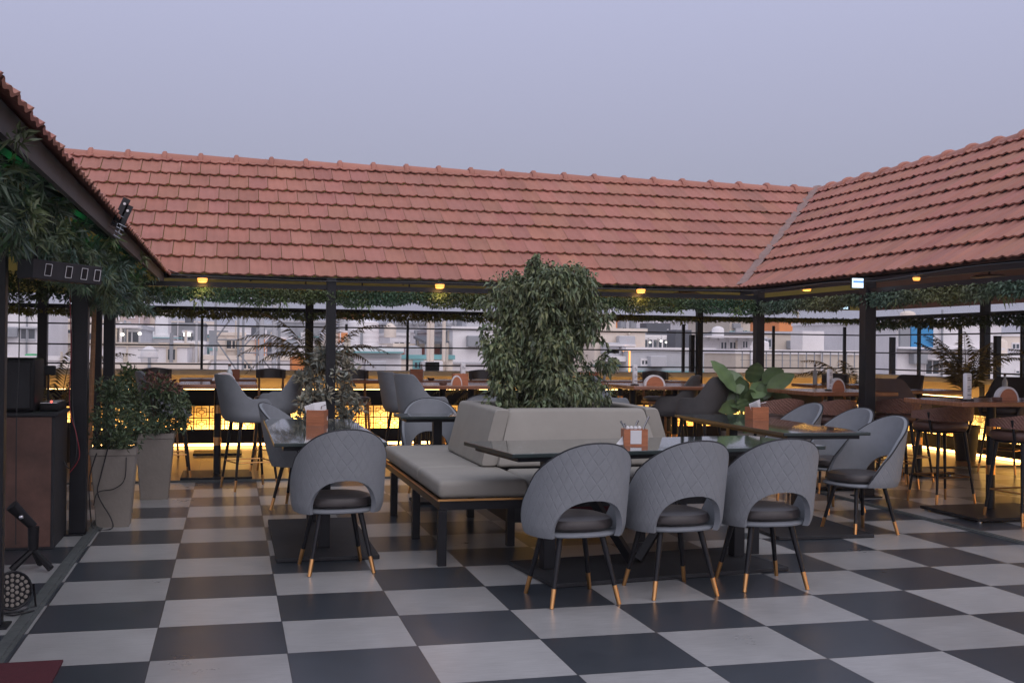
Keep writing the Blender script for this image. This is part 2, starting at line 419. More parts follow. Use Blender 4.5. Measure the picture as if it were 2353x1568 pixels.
# decks under the tiles and the outer slopes behind the ridge
def deck(pts, name, m, parent, t=.02):
    mb = MB(); n = len(pts); mb.v = [tuple(p) for p in pts]+[(p[0], p[1], p[2]-t) for p in pts]
    mb.f = [tuple(range(n)), tuple(range(2*n-1, n-1, -1))]+[(i, i+n, (i+1) % n+n, (i+1) % n) for i in range(n)]
    if m == 'roof_tile': mb.tint = [1.]*len(mb.v)
    return mb.build(name, m, parent)
OY, OX, OL = EY+2*RUN, EX1+2*RUN, EX0-2*RUN
d = -.015
deck([(EX0, EY, EZ+d), (EX1, EY, EZ+d), (EX1+RUN, EY+RUN, zr+d), (EX0-RUN, EY+RUN, zr+d)], 'ceiling', 'ceiling_panel', rb)
deck([(EX0-RUN, EY+RUN+.003, zr+d), (EX1+RUN, EY+RUN+.003, zr+d), (OX, OY, EZ+d), (OL, OY, EZ+d)], 'ceiling', 'ceiling_panel', rb)
deck([(EX0-RUN, EY+RUN+.01, zr+.02), (EX1+RUN, EY+RUN+.01, zr+.02), (OX, OY, EZ+.02), (OL, OY, EZ+.02)], 'rear_slope', 'roof_tile', rb)
deck([(EX1, YN, EZ+d), (EX1+RUN, YN, zr+d), (EX1+RUN, EY+RUN, zr+d), (EX1, EY, EZ+d)], 'ceiling', 'ceiling_wood', rr)
deck([(EX1+RUN+.003, YN, zr+d), (OX, YN, EZ+d), (OX, OY, EZ+d), (EX1+RUN+.003, EY+RUN, zr+d)], 'ceiling', 'ceiling_wood', rr)
deck([(EX1+RUN+.01, YN, zr+.02), (OX, YN, EZ+.02), (OX, OY, EZ+.02), (EX1+RUN+.01, EY+RUN, zr+.02)], 'rear_slope', 'roof_tile', rr)
deck([(EX0-RUN, YN, zr+d), (EX0-.03, YN, EZ+d+.02), (EX0-.03, EY, EZ+d+.02), (EX0-RUN, EY+RUN, zr+d)], 'ceiling', 'ceiling_wood', rl)
deck([(OL, YN, EZ+d), (EX0-RUN-.003, YN, zr+d), (EX0-RUN-.003, EY+RUN, zr+d), (OL, OY, EZ+d)], 'ceiling', 'ceiling_wood', rl)
deck([(OL, YN, EZ+.02), (EX0-RUN-.01, YN, zr+.02), (EX0-RUN-.01, EY+RUN, zr+.02), (OL, OY, EZ+.02)], 'rear_slope', 'roof_tile', rl)
# cement valley
mb = MB(); nn = 40
for i in range(nn+1):
    t = i/nn*RUN; w_ = .065+.012*math.sin(i*1.9)+.008*math.sin(i*4.3)
    mb.v += [(EX1+t-w_, EY+t+w_*.2, EZ+K*t+.045), (EX1+t, EY+t, EZ+K*t+.062), (EX1+t+w_*.2, EY+t-w_, EZ+K*t+.045)]
for i in range(nn):
    for k in range(2): mb.f.append((3*i+k, 3*i+k+1, 3*i+k+4, 3*i+k+3))
mb.build('valley_mortar', 'cement', rr, True)
# fascias, rafters, purlins (black steel) of the roofs
mb = MB().box(EX0-.1, EX1+.02, EY+.0, EY+.03, EZ-.05, EZ-.002); mb.build('eave_beam', 'black_metal', rb)
mb = MB().box(EX1+.0, EX1+.03, YN, EY+.03, EZ-.085, EZ-.012); mb.build('eave_beam', 'black_metal', rr)
mb = MB().box(EX0-.045, EX0-.02, YN, EY-.002, EZ-.105, EZ-.002); mb.build('fascia_board', 'fascia_brown', rl)
def rafters(P, lst, parent, flip=1):
    for a in lst:
        mb = MB(); p0 = P(a, .03, -.07); p1 = P(a, RUN-.02, -.07); mb.tube([p0, p1], .03, 4); mb.build('rafter', 'black_metal', parent)
rafters(PB, [0.2, 1.9, 3.6, 5.3], rb); rafters(PR, [7.2, 8.4, 9.6, 10.8, 12.0], rr); rafters(PL, [5.2, 7.4, 9.6], rl)
for P, lst, par in ((PB, (-.2, 5.6), rb), (PR, (3, 12.2), rr)):
    for t in (.5, 1.3, 2.0):
        mb = MB().tube([P(lst[0], t, -.045), P(lst[1], t, -.045)], .018, 4); mb.build('purlin', 'black_metal', par)

# ---------------------------------------------------------------- steel posts and beams
def post(x, y, w, label, z1=2.12, kind='steel_post'):
    t = thing(kind, label, 'post', (x, y, 0), group='black steel posts carrying the roofs')
    MB().box(x-w/2, x+w/2, y-w/2, y+w/2, .012, z1).build('shaft', 'black_metal', t, bevel=.004)
    MB().box(x-w*.95, x+w*.95, y-w*.95, y+w*.95, .001, .012).build('foot_plate', 'black_metal', t)
    return t
post(-1.08, 8.67, .115, 'black post beside the speaker cabinet, behind the near planter')
post(-1.115, 5.9, .07, 'black post at the very left edge of the picture', 2.1)
post(-1.19, 11.75, .105, 'black post behind the far planter with the red-tipped bush')
post(1.02, 11.75, .10, 'black post standing in the grey leafy shrub')
post(5.98, 11.75, .10, 'black post behind the broad-leaved plant')
post(6.0, 9.51, .115, 'thick black post right of the broad-leaved plant, among the brown stools')
post(-2.42, 15.66, .12, 'black post near the railing, behind the speaker')
post(1.06, 15.66, .11, 'black post at the railing behind the palm, left of the tree')
post(6.97, 15.66, .09, 'black post at the railing between the tree and the broad-leaved plant')
x, z = YP(2262, 850, 12.9); post(x, 12.9, .10, 'black post behind the tall table at the right edge, beside the palm')
post(-1.5, 13.6, .08, 'slim black post seen just right of the wooden pole')
bt = thing('steel_beam', 'long black beam under the back eave with the garland on it', 'beam', (2.4, 11.75, 2.05), group='black beams under the eaves')
MB().box(-1.2, 6.02, 11.72, 11.78, 2.0, 2.05).build('beam', 'black_metal', bt)
bt = thing('steel_beam', 'black beam under the right eave carrying the bluish garland', 'beam', (6.0, 8, 2.05), group='black beams under the eaves')
MB().box(5.97, 6.03, 2.4, 11.718, 1.975, 2.02).build('beam', 'black_metal', bt)
bt = thing('steel_beam', 'black beam above the left posts, behind the long leaves', 'beam', (-1.1, 8, 2.05), group='black beams under the eaves')
MB().box(-1.14, -1.08, 2.4, 11.718, 2.035, 2.10).build('beam', 'black_metal', bt)
bt = thing('steel_beam', 'black beam above the back railing, below the strip of sky', 'beam', (2.4, 15.7, 1.85), group='black beams under the eaves')
MB().box(-5, 9.85, 15.69, 15.75, 1.87, 1.93).build('beam', 'black_metal', bt)
bt = thing('steel_beam', 'black beam above the right railing, below the sky', 'beam', (9.85, 10, 1.85), group='black beams under the eaves')
MB().box(9.80, 9.86, 3, 15.688, 1.90, 1.96).build('beam', 'black_metal', bt)

# ---------------------------------------------------------------- parapets with lit fretwork
def fret(mb, o, ax, w, h, up, th=.006):
    # one cell of the fretwork: frame, inner square, ring of small squares; o = lower corner, ax = unit along, plane vertical
    def bar(u0, v0, u1, v1, r=th):
        a = o+ax*(u0*w)+up*(v0*h); b = o+ax*(u1*w)+up*(v1*h); mb.tube([a, b], r, 4)
    bar(0, 0, 1, 0, .008); bar(0, 0, 0, 1, .008)
    for (a, b, c, d) in ((.18, .18, .82, .18), (.82, .18, .82, .82), (.82, .82, .18, .82), (.18, .82, .18, .18),
                         (.5, 0, .5, .32), (.5, .68, .5, 1), (0, .5, .32, .5), (.68, .5, 1, .5)):
        bar(a, b, c, d, .0045)
    for k in range(8):
        t0, t1 = k*PI/4, (k+1)*PI/4; bar(.5+.19*math.cos(t0), .5+.19*math.sin(t0), .5+.19*math.cos(t1), .5+.19*math.sin(t1), .0045)
def parapet(along, c, a0, a1, label, n):
    up = Vector((0, 0, 1))
    t = thing('parapet_wall', label, 'wall', ((a0+a1)/2, c, 0) if along == 'x' else (c, (a0+a1)/2, 0), group='parapet walls of the terrace')
    def bx(n0, n1, z0, z1, s0=a0, s1=a1):
        return MB().box(s0, s1, c-n1, c-n0, z0, z1) if along == 'x' else MB().box(c-n1, c-n0, s0, s1, z0, z1)
    bx(-.15, 0, .0, .984).build('wall', 'yellow_wall', t)
    bx(-.17, .03, .985, 1.06).build('ledge', 'ledge', t, bevel=.006)
    bx(.002, .12, .565, .79).build('cladding', 'panel_black', t); bx(.002, .12, .05, .235).build('cladding', 'panel_black', t)
    bx(.0, .03, .236, .563).build('light_panel', 'lightbox', t)
    bx(.075, .105, .791, .798).build('light_strip', 'led_dim', t)
    bx(.05, .10, .012, .048).build('light_strip', 'led_amber', t)
    L = a1-a0; per = L/n; cw = .18; ch = .163
    for i in range(n):
        mb = MB(); s = a0+i*per; m = int(per/cw); w = per/m
        for j in range(m):
            for r in range(2):
                o = Vector((s+j*w, c-.10, .237+r*ch)) if along == 'x' else Vector((c-.10, s+j*w, .237+r*ch))
                fret(mb, o, Vector((1, 0, 0)) if along == 'x' else Vector((0, 1, 0)), w, ch, up)
        mb.build('fretwork_panel', 'black_metal', t)
parapet('x', 15.8, -5, 9.78, 'long yellow parapet below the back railing with glowing fretwork', 12)
parapet('y', 9.9, 2.5, 15.62, 'parapet on the right behind the brown stools with glowing fretwork', 10)

# ---------------------------------------------------------------- railings
def railing(along, c, a0, a1, zs, posts, label, r=.011):
    t = thing('railing', label, 'railing', ((a0+a1)/2, c, 1.07) if along == 'x' else (c, (a0+a1)/2, 1.07), group='black railings on the parapets')
    for z in zs:
        mb = MB()
        if along == 'x': mb.box(a0, a1, c-r, c+r, z-r*.9, z+r*.9)
        else: mb.box(c-r, c+r, a0, a1, z-r*.9, z+r*.9)
        mb.build('rail', 'black_metal', t)
    for a, w, z1 in posts:
        mb = MB(); k = .014
        if along == 'x': mb.box(a-w/2, a+w/2, c+.012, c+.012+w, 1.066, z1)
        else: mb.box(c+.012, c+.012+w, a-w/2, a+w/2, 1.066, z1)
        mb.build('upright', 'black_metal', t)
railing('x', 15.68, -5, 9.8, (1.14, 1.395, 1.67), [(-3.6, .03, 1.8), (-1.75, .05, 1.8), (-.39, .034, 1.8), (2.46, .034, 1.8), (4.2, .034, 1.8), (6.73, .04, 1.8), (6.88, .07, 1.64), (8.25, .035, 1.8), (9.5, .04, 1.8)], 'black three-bar railing in front of the white rooftops')
railing('y', 9.85, 3, 15.6, (1.14, 1.395, 1.67), [(15.0, .07, 1.64), (14.3, .04, 1.8), (13.35, .04, 1.8), (12.6, .07, 1.64), (12.1, .04, 1.8), (11.0, .05, 1.8)], 'black railing on the right, before the building with the blue panel')

# ---------------------------------------------------------------- foliage
def rdir(): 
    a = random.uniform(0, 2*PI); z = random.uniform(-1, 1); r = math.sqrt(1-z*z); return Vector((r*math.cos(a), r*math.sin(a), z))
def garland(name, label, p, q, n, h, dep, L, W, m, tufts=0, colr=None, group='artificial leaf garlands along the beams'):
    mb = MB(); p = Vector(p); q = Vector(q)
    for i in range(n):
        s = random.random(); c = p.lerp(q, s)
        hh = h*(.95+.12*math.sin(s*41)+.1*math.sin(s*97+1))
        c += Vector((random.gauss(0, dep), random.gauss(0, dep), -random.random()*hh))
        d = rdir(); d.z = d.z*.7-.35; l = L*random.uniform(.5, 1.3)
        tt = random.uniform(.55, 1.35); w = .5+.5*math.sin(s*23+2)
        tint = (tt*(.75+.5*w), tt, tt*(.7+.5*(1-w)))
        mb.leaf(c, d, rdir(), l, W*random.uniform(.7, 1.3), .25, tint)
    for i in range(tufts):
        s = (i+random.random())/tufts; c = p.lerp(q, s)+Vector((0, -.05, -h*.8)); g = random.uniform(.8, 1.7)
        for k in range(16):
            d = rdir(); d.z = -abs(d.z)*.6-.1
            mb.leaf(c+rdir()*.04, d, rdir(), random.uniform(.05, .11), .018, .3, (g*1.1, g, g*.7))
    return tag(mb.build(name, m), label, 'garland', group)
garland('leaf_garland', 'green garland hanging below the back eave beam', (-1.1, 11.73, 1.995), (5.95, 11.73, 1.995), 24000, .15, .022, .034, .017, 'leaf_fake', 9)
garland('leaf_garland', 'dark garland behind the left light panel, left of the posts', (-5, 11.72, 2.12), (-1.25, 11.72, 2.12), 9000, .30, .05, .05, .02, 'leaf_fake', 4)
garland('leaf_garland', 'garland coloured as yellow-lit above the back railing, left of the tree and behind it', (-5, 15.64, 1.875), (4.2, 15.64, 1.885), 10500, .09, .028, .048, .024, 'leaf_lit_yellow', 16)
garland('leaf_garland', 'thin garland coloured as yellow-lit above the back railing, right of the tree', (4.2, 15.64, 1.90), (9.7, 15.64, 1.93), 6500, .055, .024, .045, .022, 'leaf_lit_yellow', 7)
garland('leaf_garland', 'bluish garland below the right eave beam', (6.0, 4.5, 1.98), (6.0, 11.7, 1.98), 19000, .13, .03, .04, .017, 'leaf_blue', 5)
garland('leaf_garland', 'dark garland above the right railing', (9.78, 5, 1.91), (9.78, 15.6, 1.91), 7000, .13, .04, .06, .03, 'leaf_fake', 12)
# big soft artificial foliage under the left eave
mb = MB()
for c in range(800):
    s = random.random(); y = 3.6+8.0*s**1.15; hh = .25 if y < 7.6 else .34
    c0 = Vector((-.95+random.gauss(0, .07)+.06*math.sin(y*7), y, 2.09-random.random()*hh*(1+.25*math.sin(y*5.3)))); g = random.uniform(.5, 1.4); b_ = random.random()
    for k in range(26):
        d = rdir(); d.x += .3; d.z -= .12; d.y -= .2
        mb.leaf(c0+rdir()*.02, d, rdir(), random.uniform(.045, .095), .015, .2, (g*(.8+.3*b_), g*1., g*(.7+.8*(1-b_))))
tag(mb.build('leaf_garland', 'leaf_blue'), 'thick grey-green long-leaved foliage under the left eave', 'garland', 'artificial leaf garlands along the beams')
# ================================================================ FURNITURE
def samples(thm, tha):
    L = []
    if tha:
        for i in range(12): L.append(-thm+(thm-tha)*i/12)
        for i in range(25): L.append(-tha*math.cos(PI*i/24))
        for i in range(1, 13): L.append(tha+(thm-tha)*i/12)
    else: L = [-thm+2*thm*i/48 for i in range(49)]
    return L
def shell(Rx, Ry, zt, zb, thm, tha=0, th=.03, lean=.2, flare=.08, e=.85, nv=14, zref=.4, belly=.14):
    mb = MB(); T = samples(thm, tha); n = len(T)
    def P(t, v, inset):
        a, b = zb(t), max(zt(t), zb(t)+.012); z = a+(b-a)*v
        s, c = math.sin(t), math.cos(t); k = 1+flare*(z-zref)-belly*max(0, 1-(z-zref+.03)/.10)**2
        # soft roll of the top edge
        ro = inset
        x = (Rx-ro)*k*math.copysign(abs(s)**e, s); y = -(Ry-ro)*k*math.copysign(abs(c)**e, c)
        y -= lean*(z-zref)*max(0, c)
        if inset > 0: z = a+(b-.004-a)*v
        return (x, y, z)
    top = []
    for layer, ins in ((0, 0), (1, th)):
        for i, t in enumerate(T):
            for j in range(nv+1):
                v = j/nv; p = P(t, v, ins)
                idx = len(mb.v); mb.v.append(p); mb.uv[idx] = (t*Rx, p[2])
                if layer == 0 and j == nv: top.append(p)
    N1 = n*(nv+1)
    for i in range(n-1):
        for j in range(nv):
            a = i*(nv+1)+j; b = a+nv+1
            mb.f.append((a, b, b+1, a+1)); mb.mi.append(0)
    for i in range(n-1):
        for j in range(nv):
            a = N1+i*(nv+1)+j; b = a+nv+1
            mb.f.append((a+1, b+1, b, a)); mb.mi.append(1)
    def rim(l0, l1):
        mid = []
        for a, b in zip(l0, l1):
            pa, pb = Vector(mb.v[a]), Vector(mb.v[b]); mid.append((a, b))
        for i in range(len(mid)-1):
            (a, b), (c, d) = mid[i], mid[i+1]; mb.f.append((a, c, d, b)); mb.mi.append(1)
    rim([i*(nv+1)+nv for i in range(n)], [N1+i*(nv+1)+nv for i in range(n)])
    rim([N1+i*(nv+1) for i in range(n)], [i*(nv+1) for i in range(n)])
    rim([j for j in range(nv+1)], [N1+j for j in range(nv+1)]); b0 = (n-1)*(nv+1)
    rim([N1+b0+j for j in range(nv+1)], [b0+j for j in range(nv+1)])
    return mb, top
def cushion(Rx, Ry, z0, z1, y0=0, e=.8, n=32):
    mb = MB(); prof = [(.90, z0), (.99, z0+(z1-z0)*.25), (1.0, z0+(z1-z0)*.55), (.95, z0+(z1-z0)*.86), (.8, z1), (.4, z1+.004)]
    for r, z in prof:
        for k in range(n):
            t = 2*PI*k/n; c, s = math.cos(t), math.sin(t)
            mb.v.append((Rx*r*math.copysign(abs(c)**e, c), y0+Ry*r*math.copysign(abs(s)**e, s), z))
    for i in range(len(prof)-1):
        for k in range(n): l = (k+1) % n; mb.f.append((i*n+k, i*n+l, (i+1)*n+l, (i+1)*n+k))
    mb.f.append(tuple(n-1-i for i in range(n))); mb.f.append(tuple((len(prof)-1)*n+i for i in range(n)))
    return mb
def leg(root, a, b, tipfrac, r0=.018, r1=.011):
    a, b = Vector(a), Vector(b); m = b.lerp(a, tipfrac); rm = r1+(r0-r1)*tipfrac
    l = MB().cyl(a, m, r0, rm, 12).build('leg', 'black_metal', root, True)
    MB().cyl(m+(a-m).normalized()*.001, b, rm+.0015, r1+.001, 12).build('ferrule', 'gold', l, True)
    return l
def dining_chair():
    t = thing('dining_chair', '', 'chair')
    ta = math.radians(44)
    zb = lambda a: .375+(.215*math.sqrt(max(0, 1-(a/ta)**2)) if abs(a) < ta else .02*max(0, (abs(a)-ta)-1.0))
    zt = lambda a: .903-.56*math.sin(a/2)**2-.10*max(0, abs(a)-1.2)
    thm = math.radians(118)
    mb, top = shell(.285, .265, zt, zb, thm, ta, .032, .16, .16, .86, 16, .375, .10)
    b = mb.build('backrest', ['shell_quilted', 'shell_grey'], t, True)
    MB().tube([(p[0]*.985, p[1]*.985, p[2]) for p in top], .0065, 6).build('piping', 'charcoal', b, True)
    cushion(.225, .225, .402, .475, .03).build('seat', 'seat_leather', t, True)
    cushion(.245, .24, .372, .401, .03).build('seat_base', 'shell_grey', t, True)
    for sx in (-1, 1):
        for sy_ in (-1, 1): leg(t, (sx*.125, sy_*.13+.01, .375), (sx*.20, sy_*.205+.01, 0), .27)
    return t
CH = dining_chair()
gq = 'grey quilted dining chairs around the marble tables'
for (x, y, r, lab) in [
    (.66, 7.01, 5, 'grey quilted chair standing alone at the near end of the left marble table'),
    (1.875, 5.91, 5, 'grey quilted chair in front of the long bench, leftmost of the row of three'),
    (2.50, 5.99, 4, 'grey quilted chair in the middle of the front row of three'),
    (3.12, 6.06, -2, 'grey quilted chair at the right end of the front row of three'),
    (4.77, 7.64, 98, 'grey chair seen from the side at the near end of the right marble table'),
    (5.16, 8.72, 101, 'grey chair behind the side-on chair, its top rising over the right marble table'),
    (5.18, 9.62, 97, 'farthest grey chair on the right side of the right marble table'),
    (.60, 9.72, -112, 'grey chair at the far end of the left marble table, behind the wooden napkin box'),
    (1.86, 10.30, 176, 'pale grey chair behind the small marble table, facing the bench'),
    (2.58, 11.2, 168, 'grey chair half hidden behind the left bench cushion and the tree')]:
    place(CH, (x, y, 0), math.radians(r), lab, gq)

def ring(mb, z, hx, hy, r):
    P = [(-hx, -hy, z), (hx, -hy, z), (hx, hy, z), (-hx, hy, z)]
    for i in range(4): mb.cyl(P[i], P[(i+1) % 4], r, r, 8)
def tub_chair(name, m, label_cat='bar chair'):
    t = thing(name, '', label_cat)
    def zt(a):
        a = abs(a); s = max(0, min(1, (a-.62)/.75)); s = s*s*(3-2*s); f = max(0, a-1.75)
        return 1.115-.235*s-.9*f*f
    mb, top = shell(.275, .255, zt, lambda a: .665+.02*0, math.radians(128), 0, .035, .17, .12, .8, 14, .665, .20)
    b = mb.build('tub_shell', [m, m], t, True)
    MB().tube([(p[0]*.96, p[1]*.96, p[2]+.002) for p in top], .007, 6).build('piping', m, b, True)
    cushion(.225, .215, .69, .775, .02).build('seat', 'seat_leather' if m != 'shell_brown' else 'seat_brown', t, True)
    cushion(.24, .23, .655, .69, .01).build('seat_base', m, t, True)
    for sx in (-1, 1):
        for sy_ in (-1, 1): leg(t, (sx*.14, sy_*.14, .66), (sx*.215, sy_*.215, 0), .16, .019, .010)
    mb = MB(); ring(mb, .27, .186, .186, .007); mb.build('footrest', 'gold', t, True)
    return t
def woven_stool():
    t = thing('woven_bar_stool', '', 'bar stool')
    mb, top = shell(.265, .245, lambda a: .935-.04*abs(a), lambda a: .775+.012*abs(a), math.radians(112), 0, .05, .1, .1, .8, 6, .79, 0)
    mb.build('backrest', ['woven_brown', 'woven_brown'], t, True)
    cushion(.235, .225, .685, .768, .02).build('seat', 'seat_brown', t, True)
    cushion(.21, .20, .665, .684, .02).build('seat_base', 'black_metal', t, True)
    for sx in (-1, 1):
        l = MB().cyl((sx*.2, -.12, .66), (sx*.245, -.13, .86), .012, .012, 8).build('back_support', 'black_metal', t, True)
        for sy_ in (-1, 1): leg(t, (sx*.14, sy_*.14, .67), (sx*.21, sy_*.21, 0), .16, .019, .010)
    mb = MB(); ring(mb, .26, .182, .182, .007); mb.build('footrest', 'gold', t, True)
    return t
def low_stool():
    t = thing('wooden_bar_stool', '', 'bar stool')
    mb, top = shell(.21, .20, lambda a: 1.115-.02*abs(a), lambda a: .985, math.radians(60), 0, .05, .1, .05, .8, 5, .98, 0)
    mb.build('backrest', ['seat_leather', 'seat_leather'], t, True)
    cushion(.2, .19, .70, .76, 0).build('seat', 'seat_leather', t, True)
    mb = MB().box(-.19, .19, -.17, .17, .665, .698); mb.build('seat_frame', 'wood_frame', t)
    for sx in (-1, 1):
        MB().cyl((sx*.15, -.17, .67), (sx*.15, -.20, 1.04), .016, .014, 8).build('back_support', 'wood_frame', t, True)
        for sy_ in (-1, 1): MB().cyl((sx*.15, sy_*.14, .67), (sx*.19, sy_*.19, 0), .018, .013, 8).build('leg', 'wood_frame', t, True)
    mb = MB(); ring(mb, .26, .17, .17, .009); mb.build('footrest', 'wood_frame', t, True)
    return t
TG = tub_chair('tub_bar_chair', 'shell_grey')
gt = 'grey tub bar chairs at the high tables'
for (x, y, r, lab) in [
    (.19, 11.12, -72, 'grey tub bar chair with its high back at the left, before the left high table'),
    (.47, 12.45, 78, 'grey tub bar chair with high back at its right, next to the palm'),
    (-.62, 12.0, -85, 'grey tub bar chair left of the left high table, half hidden by the bush'),
    (2.02, 11.6, -70, 'grey tub bar chair with high back at its left, behind the small marble table'),
    (1.97, 12.55, -75, 'grey tub bar chair just behind another, only its tilted back showing left of it'),
    (3.98, 11.35, -80, 'grey tub bar chair peeping out right of the tree above the bench')]:
    place(TG, (x, y, 0), math.radians(r), lab, gt)
TD = tub_chair('tub_bar_chair', 'shell_dark')
for (x, y, r, lab) in [
    (4.86, 11.7, 60, 'dark tub bar chair under the right end of the middle high table'),
    (5.0, 11.2, 35, 'dark grey tub bar chair between the middle high table and the broad-leaved plant'),
    (8.1, 12.2, 100, 'dark tub chair behind the brown one, near the right parapet'),
    (8.9, 11.2, 120, 'dark tub chair at the far right behind the napkin holder')]:
    place(TD, (x, y, 0), math.radians(r), lab, 'dark tub bar chairs')
TBn = tub_chair('tub_bar_chair', 'shell_brown')
place(TBn, (7.15, 10.6, 0), math.radians(-75), 'brown tub bar chair with rounded back, right of the thick black post', 'brown tub bar chairs')
WS = woven_stool()
for (x, y, r, lab) in [
    (6.455, 8.98, 2, 'brown woven-back bar stool standing before the tall table on the right'),
    (6.43, 7.86, 6, 'brown woven-back bar stool cut off by the right edge of the picture'),
    (5.85, 9.98, 0, 'brown woven-back stool half behind the thick black post'),
    (5.42, 10.25, 0, 'brown woven-back stool right of the broad-leaved plant'),
    (6.75, 10.2, -20, 'brown woven-back stool in the shade right of the thick black post')]:
    place(WS, (x, y, 0), math.radians(r), lab, 'brown woven bar stools')
LS = low_stool()
for (x, y, r, lab) in [
    (-.86, 14.35, -160, 'low-backed wooden bar stool above the red-tipped bush'),
    (.49, 14.35, 175, 'low-backed wooden bar stool left of the palm'),
    (1.55, 14.2, 180, 'low-backed wooden stool behind the grey shrub'),
    (3.25, 14.2, 175, 'low-backed wooden stool left of the tree'),
    (5.75, 14.3, 175, 'low-backed wooden stool right of the tree behind the wooden holder'),
    (7.9, 13.2, 170, 'low-backed wooden stool seen between the broad-leaved plant and the thick post')]:
    place(LS, (x, y, 0), math.radians(r), lab, 'low-backed wooden bar stools')

# ---- marble dining tables
def marble_table(x0, x1, y0, y1, label, cols, base=None, brace=None, rz=0):
    cx, cyy = (x0+x1)/2, (y0+y1)/2; t = thing('marble_table', label, 'table', (cx, cyy, 0), group='green-black marble tables')
    q = lambda m: [tuple(v) for v in m]
    mb = MB().box(x0, x1, y0, y1, .765, .79); mb.mi = [1, 0, 1, 1, 1, 1]; mb.build('tabletop', ['marble', 'marble_edge'], t, bevel=.004)
    MB().box(x0+.06, x1-.06, y0+.06, y1-.06, .735, .764).build('top_frame', 'black_metal', t)
    for (x, y) in cols:
        MB().box(x-.04, x+.04, y-.04, y+.04, .03 if base else 0, .734).build('column', 'black_metal', t, bevel=.004)
    if base: MB().box(*base, .002, .028).build('base_plate', 'charcoal', t, bevel=.004)
    if brace:
        for a, b in brace: MB().tube([a, b], .035, 4).build('brace', 'black_metal', t)
    t.rotation_euler.z = math.radians(rz)
    return t
marble_table(.27, .99, 7.08, 9.42, 'marble table on the left, a wooden napkin box on it', [(.63, 7.62), (.63, 8.75)], (.30, .97, 7.27, 8.93))
marble_table(1.53, 3.73, 6.32, 7.20, 'marble table in front of the bench, with the cutlery caddy on it', [(1.92, 6.70), (3.30, 6.70)], (1.78, 3.42, 6.28, 7.02), [((2.05, 6.68, .7), (2.50, 6.68, .05)), ((3.0, 6.68, .7), (2.55, 6.68, .05))], 7)
marble_table(4.08, 4.80, 7.50, 9.8, 'marble table on the right, with napkins in a wooden box on it', [(4.45, 8.0), (4.45, 9.3)], (4.0, 4.78, 7.40, 8.9), None, -2)
marble_table(1.46, 2.7, 9.66, 10.12, 'small marble table behind the left bench cushion', [(1.82, 9.84), (2.5, 9.84)], (1.6, 2.6, 9.68, 10.02))

# ---- high wooden tables
def high_table(cx, cyy, lx, ly, label, z=1.0, group='high wooden tables', cols=None, base=(.36, .36)):
    t = thing('high_table', label, 'table', (cx, cyy, 0), group=group)
    MB().box(cx-lx/2, cx+lx/2, cyy-ly/2, cyy+ly/2, z-.04, z).build('tabletop', 'wood_top', t, bevel=.006)
    for ox, oy in (cols or [(0, 0)]):
        x, y = cx+ox, cyy+oy
        c = MB().cyl((x, y, .04), (x, y, z-.042), .038, .038, 20).build('column', 'black_metal', t, True)
        for zz in (.34, .68):
            MB().cyl((x, y, zz), (x, y, zz+.085), .0395, .0395, 20, False).build('gold_band', 'gold', c, True)
    bx_, by_ = base
    MB().box(cx-bx_, cx+bx_, cyy-by_, cyy+by_, .012, .038).build('base_plate', 'black_metal', t, bevel=.005)
    for sx in (-1, 1):
        for s2 in (-1, 1): MB().cyl((cx+sx*(bx_-.04), cyy+s2*(by_-.04), .0), (cx+sx*(bx_-.04), cyy+s2*(by_-.04), .012), .02, .02, 10).build('glide', 'steel', t)
    return t
high_table(-.13, 12.12, .80, .92, 'high wooden table at the left with gold-banded column, napkin holder on it')
high_table(2.42, 11.95, .92, 1.0, 'high wooden table left of the tree with a white menu tube on it', cols=[(-.14, .05), (.18, .05)])
high_table(4.92, 11.95, 1.25, 1.15, 'high wooden table in the middle, right of the tree', cols=[(-.42, 0), (.1, 0)], base=(.5, .36))
high_table(6.1, 10.35, .95, 1.0, 'high wooden table between the broad-leaved plant and the thick post')
high_table(6.5, 8.25, 1.34, .82, 'high wooden table cut off by the right edge, white menu tube on it', cols=[(0, .1)], base=(.5, .40))
for (cx, cyy, lx, ly, lab) in [(-.15, 14.6, .95, .6, 'wooden table at the railing behind the left high table'),
                              (2.4, 14.3, 1.9, .6, 'wooden table at the railing left of the tree'),
                              (5.2, 14.3, 1.9, .6, 'wooden table at the railing right of the tree'),
                              (8.0, 13.0, 1.5, .6, 'wooden table near the railing behind the thick post'),
                              (7.75, 11.2, .9, .6, 'dark wooden table beside the brown tub chair')]:
    high_table(cx, cyy, lx, ly, lab, .975, 'high tables along the railing', base=(.3, .25))

